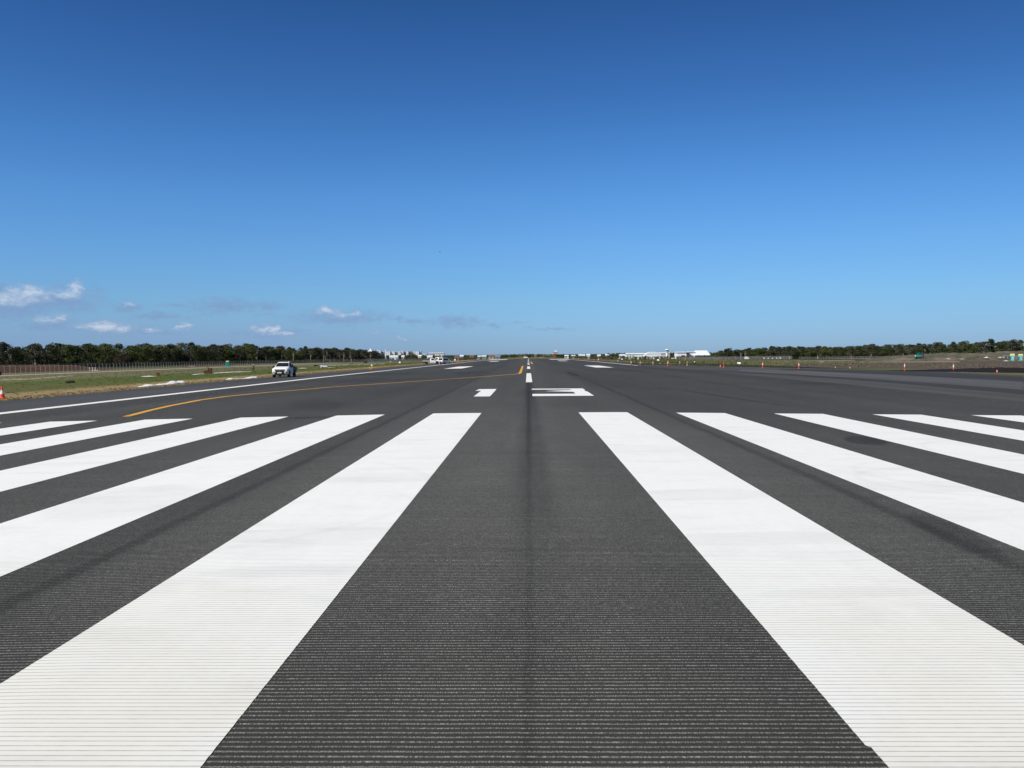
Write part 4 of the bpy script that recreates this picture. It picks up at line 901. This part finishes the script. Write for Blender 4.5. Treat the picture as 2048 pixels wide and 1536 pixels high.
# the mass of the woods behind the trees one can tell apart
def mass(name, path, side, depth0, depth1, n, H, lm, label, leafs=150, size=.75, r0=2.2, kind='stuff'):
    rs = np.random.RandomState(len(name)+n); segs = [(np.array(a, float), np.array(b_, float)) for a, b_ in zip(path[:-1], path[1:])]; Ls = np.array([np.linalg.norm(b_-a) for a, b_ in segs]); cl = []
    for i in range(n):
        k = rs.choice(len(segs), p=Ls/Ls.sum()); a, b_ = segs[k]; d = (b_-a)/Ls[k]; nv = np.array([d[1], -d[0]])*side
        p_ = a+(b_-a)*rs.rand()+nv*rs.uniform(depth0, depth1); hh = H*rs.uniform(.72, 1.05); g_ = G(p_[0], p_[1])
        for z in np.arange(.8, hh, r0*.9): cl.append((p_[0]+rs.uniform(-1, 1), p_[1]+rs.uniform(-1, 1), g_+z, r0*rs.uniform(.6, 1.2)*(1.1-.4*z/hh)))
    v, f = leaves_np(cl, int(len(cl)*leafs/ max(1, H/r0)), None, size, rs)
    o = bpy.data.objects.new(name, mesh_np(name, v, f, LM[lm])); col.objects.link(o); tag(o, label, 'woodland', None, kind); return o
mass('woodland', LP, -1, 10, 55, 800, 9.8, 'grey', 'dark depth of the left forest behind its separate trees', 150)
mass('undergrowth', LP, -1, -3, 12, 420, 2.6, 'brown', 'low brown undergrowth at the foot of the left forest', 60, .55, 1.2)
mass('woodland', RPp, 1, 10, 48, 500, 10.2, 'grey', 'dark depth of the right forest behind its separate trees', 150)
mass('undergrowth', RPp, 1, -3, 12, 260, 2.4, 'brown', 'low brown undergrowth at the foot of the right forest', 60, .55, 1.2)
farp = [(-360, 1500), (-150, 1620), (40, 1700), (250, 1650), (420, 1500)]
mass('far_woodland', farp, -1, 0, 60, 760, 6.6, 'deep', 'thin dark line of distant woods across the runway end', 60, 1.3, 2.6)
mass('far_woodland', [(-480, 2050), (-230, 2150)], -1, -80, 0, 260, 9, 'deep', 'distant woods at the foot of the white apartment blocks', 60, 1.5, 3)
mass('far_woodland', [(130, 1300), (330, 1340)], -1, 15, 50, 260, 8.5, 'deep', 'distant woods rising behind the hangars', 60, 1.3, 2.6)

# ------------------------------------------------------------------ grass tufts and shrubs
def tufts(name, n, fx, hh, m, label):
    rs = np.random.RandomState(n); V = np.zeros((n, 3, 4, 3)) if False else []
    V = []; pts_ = [fx(rs) for _ in range(n)]
    for (x, y, s) in pts_:
        z = G(x, y); h_ = hh*s*rs.uniform(.5, 1.3)
        for k in range(3):
            a = rs.uniform(0, 6.28); w_ = .10*s; lx, ly = math.cos(a)*w_, math.sin(a)*w_; ox, oy = rs.uniform(-.12, .12, 2)*s; tx, ty = rs.uniform(-.10, .10, 2)*s
            V += [(x+ox-lx, y+oy-ly, z), (x+ox+lx, y+oy+ly, z), (x+ox+tx, y+oy+ty, z+h_)]
    V = np.array(V); o = bpy.data.objects.new(name, mesh_np(name, V, np.arange(len(V)).reshape(-1, 3), m)); col.objects.link(o); tag(o, label, 'grass', None, 'stuff')
gb, tg, bg_ = mat('grass_blades'); o_ = tg.coord(); X_, Y_, Z_ = tg.xyz(o_); n_ = tg.noise(o_, .5, 4, .6); AX_ = tg.math('ADD', tg.math('ABSOLUTE', X_), tg.math('MULTIPLY', tg.math('SUBTRACT', n_, .5), 8))
cc = tg.mix(tg.sstep(tg.noise(o_, 1.7, 3), .35, .65), (.09, .11, .03), (.13, .15, .05)); cc = tg.mix(tg.sstep(AX_, 36, 42), (.30, .22, .11), cc); cc = tg.mix(tg.sstep(AX_, 66, 84), cc, (.15, .14, .07))
tg.l.new(cc, bg_.inputs['Base Color']); bg_.inputs['Roughness'].default_value = 1; bg_.inputs['Specular IOR Level'].default_value = .05
def fL(rs):
    y = 35+rs.rand()**1.6*330; x = -(31.0+rs.rand()**1.3*95); return (x, y, .8+y/200)
def fLe(rs):
    y = 36+rs.rand()**1.4*250; return (-(30.35+abs(rs.normal())*1.6), y, .5+y/300)
tufts('grass', 6000, fL, .035, gb, 'green and straw grass of the left strip')
tufts('dry_grass', 9000, fLe, .05, simple('straw_blades', (.30, .225, .11), 1, 0, .35, 3, .05), 'straw coloured grass fringe along the left shoulder')
ep2 = [(p.x, p.y) for p in ep]
def fRe(rs):
    k = rs.randint(0, len(ep2)-1); a, b_ = ep2[k], ep2[k+1]; t_ = rs.rand(); x, y = a[0]+(b_[0]-a[0])*t_, a[1]+(b_[1]-a[1])*t_; e = abs(rs.normal())*1.7
    return (x+e*.7+.3, y+e*.8+.2, .7)
tufts('dry_grass', 7000, fRe, .06, simple('olive_blades', (.20, .17, .07), 1, 0, .4, 3, .05), 'olive grass fringe along the right edge of the pavement')
def fR(rs):
    y = 215+rs.rand()*400; x = 30+rs.rand()*120; return (x, y, 1.2+y/300)
tufts('grass', 9000, fR, .06, gb, 'green grass of the right strip')
def shrub(u, v, wpx, hpx, label, lm='green'):
    p_ = at(u, v); s_ = (p_-CO).length/CF; rs = np.random.RandomState(int(u)); W_, H_ = wpx*s_, hpx*s_
    cl = [(rs.uniform(-W_/2, W_/2)*.8, rs.uniform(-.6, .6), H_*rs.uniform(.25, .6), H_*.42) for _ in range(10)]
    v_, f_ = leaves_np(cl, 500, None, .22, rs); v_[:, 2] = np.maximum(v_[:, 2], .02)
    r = empty('shrub', p_, label, 'shrub'); o = bpy.data.objects.new('foliage', mesh_np('foliage', v_, f_, LM[lm])); col.objects.link(o); o.parent = r
    b_ = MB(); b_.cyl((0, 0, 0), (.05, 0, H_*.5), .05, .03, 6); b_.build('stem', BK['dark'], r)
shrub(632, 732.5, 9, 3.2, 'low dark green shrub on the grass left of the white drain pipe', 'deep'); shrub(731, 726.6, 8, 3.4, 'low dark green shrub on the grass above the yellow light stand', 'deep'); shrub(140, 766, 9, 4, 'leafy green weed clump on the left grass beyond the nearest verge', 'olive'); shrub(703, 729, 5, 2.4, 'small green weed clump on the pale grass strip')

# ------------------------------------------------------------------ distant buildings
def X_at(u, Y): return onY(u, Y).x
def block(name, u0, u1, ytop, Y, m, label, group=None, wins='window_dark', cols=None, floors=None, dep=16, roof='flat', roofm='facade_white', cat='building'):
    x0, x1 = X_at(u0, Y), X_at(u1, Y); z0 = G((x0+x1)/2, Y)-.2; zt = atY((u0+u1)/2, ytop, Y).z; w_, h = x1-x0, zt-z0
    r = empty(name, ((x0+x1)/2, Y, z0), label, cat, group); hb = h if roof == 'flat' else h*.72
    MB().box(0, dep/2, hb/2, w_, dep, hb).build('wall', M[m], r)
    fl = floors or max(1, int(hb/3.1)); cn = cols or max(1, int(w_/4.5))
    if wins:
        for i in range(fl):
            for j in range(cn):
                cx = -w_/2+(j+.5)*w_/cn; cz = hb*(i+.55)/fl
                MB().box(cx, -.06, cz, w_/cn*.30, .12, hb/fl*.26).build('window', M[wins], r)
    if roof == 'flat': MB().box(0, dep/2, h+.25, w_+.5, dep+.5, .5).build('roof', M[roofm], r)
    else:
        b = MB(); e = .6; b.add([(-w_/2-e, -e, hb), (w_/2+e, -e, hb), (w_/2+e, dep+e, hb), (-w_/2-e, dep+e, hb), (-w_/2-e, dep/2, h), (w_/2+e, dep/2, h)], [(0, 1, 5, 4), (2, 3, 4, 5), (0, 4, 3), (1, 2, 5), (3, 2, 1, 0)]); b.build('roof', M[roofm], r)
    return r, w_, h
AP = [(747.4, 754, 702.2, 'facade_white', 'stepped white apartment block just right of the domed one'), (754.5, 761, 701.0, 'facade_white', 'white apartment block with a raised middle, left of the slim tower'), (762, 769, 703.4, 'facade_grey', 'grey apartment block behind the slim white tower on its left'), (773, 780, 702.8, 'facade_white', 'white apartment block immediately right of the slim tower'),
      (780.6, 789, 703.6, 'facade_white', 'broad low white apartment block, second right of the slim tower'), (789.5, 796, 703.4, 'facade_grey', 'blue grey apartment block among the white ones'), (796.4, 801, 703.2, 'facade_white', 'narrow white apartment block in the middle of the row'), (802, 806.5, 702.4, 'facade_white', 'tall bright white apartment block, left of a dark gap'), (807, 812, 703.0, 'facade_grey', 'dark grey slab between two bright white blocks'),
      (812.6, 816.5, 702.6, 'facade_white', 'slim bright white slab past the dark gap'), (817.2, 822, 702.8, 'facade_grey', 'grey slab right of the slim bright one'), (822.6, 830.5, 703.2, 'facade_cream', 'cream apartment block near the right end of the row'), (831, 838, 702.8, 'facade_white', 'bright white block next to last in the row'), (838.5, 842.6, 703.0, 'facade_white', 'last white block at the right end of the tall row')]
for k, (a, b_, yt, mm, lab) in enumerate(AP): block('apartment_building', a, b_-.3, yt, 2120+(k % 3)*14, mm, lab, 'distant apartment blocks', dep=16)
r, w_, h = block('apartment_building', 735.5, 745, 703.5, 2110, 'facade_white', 'white stepped pyramid topped building at the left end of the apartment row', None)
for k, (f_, hh) in enumerate(((.66, 3.4), (.42, 6.2), (.2, 8.4))): MB().box(0, 8, h+hh/2, w_*f_, 12*f_+2, hh).build('upper_tier', M['facade_white'], r)
block('apartment_building', 844, 854, 708.0, 2100, 'facade_white', 'low white building between the tall row and the long arched block')
r, w_, h = block('apartment_building', 857.5, 888, 706.9, 2050, 'facade_white', 'long white building with a row of arched roofs', None, cols=14, floors=3)
for k in range(7): MB().cyl((-w_/2+(k+.5)*w_/7, 0, h), (-w_/2+(k+.5)*w_/7, 12, h), w_/15, w_/15, 12).build('arched_roof', M['facade_white'], r)
# slim tower
Yt = 1700; x = X_at(771, Yt); z0 = G(x, Yt); zt = atY(771, 700.2, Yt).z
r = empty('slim_tower', (x, Yt, z0), 'slim white tower standing in front of the distant apartment blocks', 'tower'); MB().box(0, 0, (zt-z0)/2, 2.1, 2.1, zt-z0).build('shaft', M['facade_white'], r); MB().box(0, 0, zt-z0+.4, 2.6, 2.6, .8).build('cap', M['facade_white'], r); MB().box(0, 0, 1, 3.2, 3.2, 2).build('base', M['facade_cream'], r)
for a, b_, yt, Y_, mm, rm, lab in ((779, 795, 710.8, 1500, 'facade_white', 'roof_white', 'low long white house below the apartment row, left one'), (803, 808, 710.8, 1500, 'facade_cream', 'roof_white', 'small cream house below the apartment row'), (836, 842, 709.8, 1500, 'facade_cream', 'roof_white', 'small cream house under the end of the tall row'), (854, 864, 711, 1450, 'facade_white', 'roof_white', 'white house left of the long white arched building'),
        (909, 918, 709.5, 1400, 'facade_grey', 'roof_brown', 'brown roofed house above the worker in orange'), (919, 926, 710.2, 1400, 'facade_grey', 'roof_white', 'small cream shed right of the brown roofed house'), (939, 947, 710, 1350, 'facade_pink', 'roof_brown', 'reddish brown building near the left runway end'), (955.5, 961, 711, 1350, 'facade_grey', 'roof_white', 'white shed just left of the runway end'), (963.6, 972, 710.6, 1350, 'facade_grey', 'roof_white', 'long white shed with bright roof at the left runway end'), (977, 988, 709.4, 1300, 'facade_pink', 'roof_brown', 'low pinkish shed at the left runway end'), (990, 1000, 710.5, 1200, 'facade_grey', 'facade_grey', 'dull grey shed nearest the left runway end'),
        (1130, 1137, 709.8, 1350, 'facade_white', 'roof_white', 'small white shed right of the runway end'), (1143, 1150, 709.9, 1400, 'facade_cream', 'roof_white', 'cream shed, second right of the runway end'), (1158, 1163, 708.6, 1400, 'facade_white', 'roof_white', 'tiny white house among the right distant trees'), (1164, 1170, 708.8, 1400, 'facade_cream', 'roof_white', 'cream house with white gable among the right distant trees'), (1174, 1180, 708.2, 1400, 'facade_white', 'roof_white', 'white house right of the cream gabled one'), (1196, 1201, 709.0, 1300, 'facade_white', 'roof_white', 'small white shed behind the wide orange bollard'), (1240, 1253, 708.5, 1300, 'facade_grey', 'roof_white', 'grey shed between the white aeroplane and the long hangar'), (1212, 1218, 707.8, 1400, 'facade_grey', 'roof_white', 'grey roofed house left of the white aeroplane')):
    block('house', a, b_, yt, Y_, mm, lab, roof='gable', roofm=rm, dep=12, cat='house', floors=1)
r, w_, h = block('apartment_building', 1107, 1116, 703.2, 1820, 'facade_pink', 'pale pink building poking above the distant tree line beyond the runway', None)
b = MB().box(0, 8, h+1, w_*.5, 8, 2); b.build('upper_tier', M['facade_white'], r)

# hangars and tower on the right
def hangar(u0, u1, ytop, Y, m, label, doors=(), curved=False, roofm='roof_white', dep=24, eave=.72):
    x0, x1 = X_at(u0, Y), X_at(u1, Y); z0 = G((x0+x1)/2, Y)-.1; zt = atY((u0+u1)/2, ytop, Y).z; w_, h = x1-x0, zt-z0
    r = empty('hangar', ((x0+x1)/2, Y, z0), label, 'hangar'); hb = h*eave
    MB().box(0, dep/2, hb/2, w_, dep, hb).build('wall', M[m], r)
    if curved:
        n = 12; prof = [(-w_/2+w_*i/n, hb+(h-hb)*math.sin(math.pi*i/n)**.6) for i in range(n+1)]; b = MB(); vs = [(x_, -.3, z_) for x_, z_ in prof]+[(x_, dep+.3, z_) for x_, z_ in prof]
        b.add(vs, [(i, i+1, n+2+i, n+1+i) for i in range(n)]+[tuple(range(n, -1, -1)), tuple(range(n+1, 2*n+2)), (0, n+1, 2*n+1, n)]); b.build('roof', M[roofm], r)
    else:
        b = MB(); e = 1.0; b.add([(-w_/2-e, -e, hb), (w_/2+e, -e, hb), (w_/2+e, dep+e, hb), (-w_/2-e, dep+e, hb), (-w_/2+.6, dep*.5, h), (w_/2-.6, dep*.5, h)], [(0, 1, 5, 4), (2, 3, 4, 5), (0, 4, 3), (1, 2, 5), (3, 2, 1, 0)]); b.build('roof', M[roofm], r)
    for a, b_, hf, mm in doors: MB().box(-w_/2+w_*(a+b_)/2, -.08, hb*hf/2, w_*(b_-a), .16, hb*hf).build('door', M[mm], r)
    return r
hangar(1254, 1292.4, 706, 1250, 'facade_white', 'long low white hangar with a dark opening, leftmost of the hangars', [(.25, .5, .55, 'window_dark'), (.62, .72, .3, 'window_dark')], eave=.8)
hangar(1292.8, 1322, 703.6, 1230, 'facade_white', 'white hangar with curved roof left of the control tower', [(.1, .28, .4, 'facade_grey'), (.55, .75, .4, 'facade_grey')], True, eave=.7)
hangar(1322.4, 1339.5, 704.6, 1240, 'facade_cream', 'cream terminal building below the control tower', [(.2, .4, .5, 'facade_grey'), (.6, .8, .5, 'window_dark')], eave=.85)
hangar(1355, 1373, 703.4, 1150, 'facade_white', 'white office with a maroon door beside the tall office', [(.42, .8, .6, 'door_maroon'), (.05, .12, .4, 'window_dark')], eave=.9)
hangar(1373.4, 1376.8, 703.8, 1148, 'door_maroon', 'narrow maroon block between two white offices', [(.3, .7, .5, 'window_dark')], eave=.92, roofm='facade_grey')
hangar(1377, 1390, 703.0, 1150, 'facade_white', 'square white office right of the narrow maroon block', [(.45, .62, .55, 'window_dark')], eave=.92)
hangar(1394, 1420, 700.8, 1140, 'wall_navy', 'big hangar with bright white sloping roof over navy walls', [(.15, .8, .7, 'window_dark')], eave=.45, dep=34)
Yt = 1225; x = X_at(1334, Yt); z0 = G(x, Yt); zt = atY(1334, 697.8, Yt).z; H_ = zt-z0
r = empty('control_tower', (x, Yt, z0), 'small airport control tower with wide white roof', 'control tower'); MB().lathe([(1.7, 0), (1.5, H_*.62)], 8).build('shaft', M['facade_white'], r); MB().lathe([(1.5, H_*.62), (2.3, H_*.70), (2.3, H_*.74)], 8).build('balcony', M['facade_white'], r)
MB().lathe([(2.0, H_*.74), (2.4, H_*.88)], 8).build('cab_window', M['window_dark'], r); MB().lathe([(2.9, H_*.88), (2.7, H_*.93), (.6, H_*.99)], 8).build('roof', M['roof_white'], r); MB().cyl((0, 0, H_), (0, 0, H_+1.2), .06, .04, 6).build('aerial', M['steel_grey'], r)
def plane(u, Y, L, rz, label, tail=1.0):
    q_ = onY(u, Y); r = empty('light_aeroplane', q_+Vector((0, 0, .2)), label, 'aeroplane', None, rz)
    rings = []
    for y, rr, zc in ((-.5, .03, 1.3), (-.47, .06, 1.3), (-.38, .085, 1.35), (-.2, .10, 1.45), (0, .10, 1.5), (.25, .06, 1.55), (.5, .02, 1.6)):
        rings.append([(rr*L*.8*math.cos(a), y*L, zc+rr*L*math.sin(a)) for a in [2*math.pi*k/12 for k in range(12)]])
    MB().loft(rings).build('fuselage', M['vehicle_white'], r, True)
    MB().loft([[(-.55*L, -.02*L, 1.75), (-.55*L, .08*L, 1.75), (-.55*L, .08*L, 1.85), (-.55*L, -.02*L, 1.85)], [(0, -.14*L, 1.2), (0, .10*L, 1.2), (0, .10*L, 1.4), (0, -.14*L, 1.4)], [(.55*L, -.02*L, 1.75), (.55*L, .08*L, 1.75), (.55*L, .08*L, 1.85), (.55*L, -.02*L, 1.85)]]).build('wing', M['vehicle_white'], r)
    MB().add([(-.03, .36*L, 1.7), (-.03, .5*L, 1.7), (-.03, .54*L, 1.7+.22*L*tail), (-.03, .46*L, 1.7+.22*L*tail), (.03, .36*L, 1.7), (.03, .5*L, 1.7), (.03, .54*L, 1.7+.22*L*tail), (.03, .46*L, 1.7+.22*L*tail)], [(0, 1, 2, 3), (7, 6, 5, 4), (0, 4, 5, 1), (1, 5, 6, 2), (2, 6, 7, 3), (3, 7, 4, 0)]).build('tail_fin', M['vehicle_white'], r)
    MB().box(0, .46*L, 1.75, .36*L, .09*L, .06).build('tailplane', M['vehicle_white'], r); MB().bbox(0, -.22*L, 1.45+.07*L, .13*L, .16*L, .07*L, .02*L).build('canopy', M['dark_glass'], r)
    for sx, y in ((-.12, .02), (.12, .02), (0, -.36)): MB().cyl((sx*L, y*L, .25), (sx*L, y*L, 1.3), .05, .05, 6).build('undercarriage', M['steel_grey'], r)
    return r
plane(1234, 1180, 9, R(95), 'white aeroplane with tall tail parked left of the long low hangar', 1.0)
plane(1260.5, 760, 2.9*1.0, R(80), 'white light aeroplane on the grass before the long hangar, left of two', 1.0)
plane(1267, 770, 2.3*1.0, R(100), 'smaller white light aeroplane on the grass before the long hangar, right of two')
plane(1347.5, 1080, 6, R(-100), 'white aeroplane parked between the control tower and the white office')
plane(1297, 1120, 5.5, R(60), 'white aeroplane with raised tail in front of the curved roof hangar', 1.3)
# tiny vehicles at runway end
for u, lab in ((1050, 'tiny white car at the far end of the runway, left of two'), (1053.4, 'tiny pale car at the far end of the runway, right of two')):
    q_ = onY(u, 660); van((q_.x, q_.y, q_.z+.02), R(5), lab, 1.7, 1.5, 4.0, True, 'parked_car')
# bird
d = ray(879.8, 503.5); p_ = CO+d*60; r = empty('bird', p_, 'small dark bird flying alone in the blue sky', 'bird', None, R(30)); r.scale = (.6, .6, .6)
rings = [[(.035*rr*math.cos(a), y, .03*rr*math.sin(a)) for a in [2*math.pi*k/8 for k in range(8)]] for y, rr in ((-.13, .2), (-.11, .6), (-.08, .7), (-.03, 1.1), (.04, .9), (.10, .4), (.15, .5))]
MB().loft(rings).build('body', M['bird_dark'], r, True); MB().add([(-.0, -.05, .01), (0, .05, .01), (-.09, .03, .045), (-.17, .06, .02), (-.09, -.04, .05)], [(0, 1, 2, 4), (2, 3, 4)]).build('wing', M['bird_dark'], r); MB().add([(0, -.05, .01), (0, .05, .01), (.09, .03, .045), (.17, .06, .02), (.09, -.04, .05)], [(0, 4, 2, 1), (2, 4, 3)]).build('wing', M['bird_dark'], r)
# low scrub and grass heads hiding the feet of the far buildings
mass('distant_scrub', [(-330, 1290), (-150, 1230), (-60, 1190)], 1, 0, 30, 330, 4.6, 'olive', 'low grey green scrub in front of the distant left buildings', 60, .9, 1.5)
mass('distant_scrub', [(60, 1190), (160, 1130), (260, 1090)], 1, 0, 25, 260, 4.8, 'olive', 'low green scrub in front of the distant right buildings', 60, .9, 1.5)
mass('distant_trees', [(-352, 1960), (-190, 1960)], -1, 0, 20, 170, 8.6, 'deep', 'dark trees in front of the feet of the white apartment blocks', 60, 1.2, 2.0)
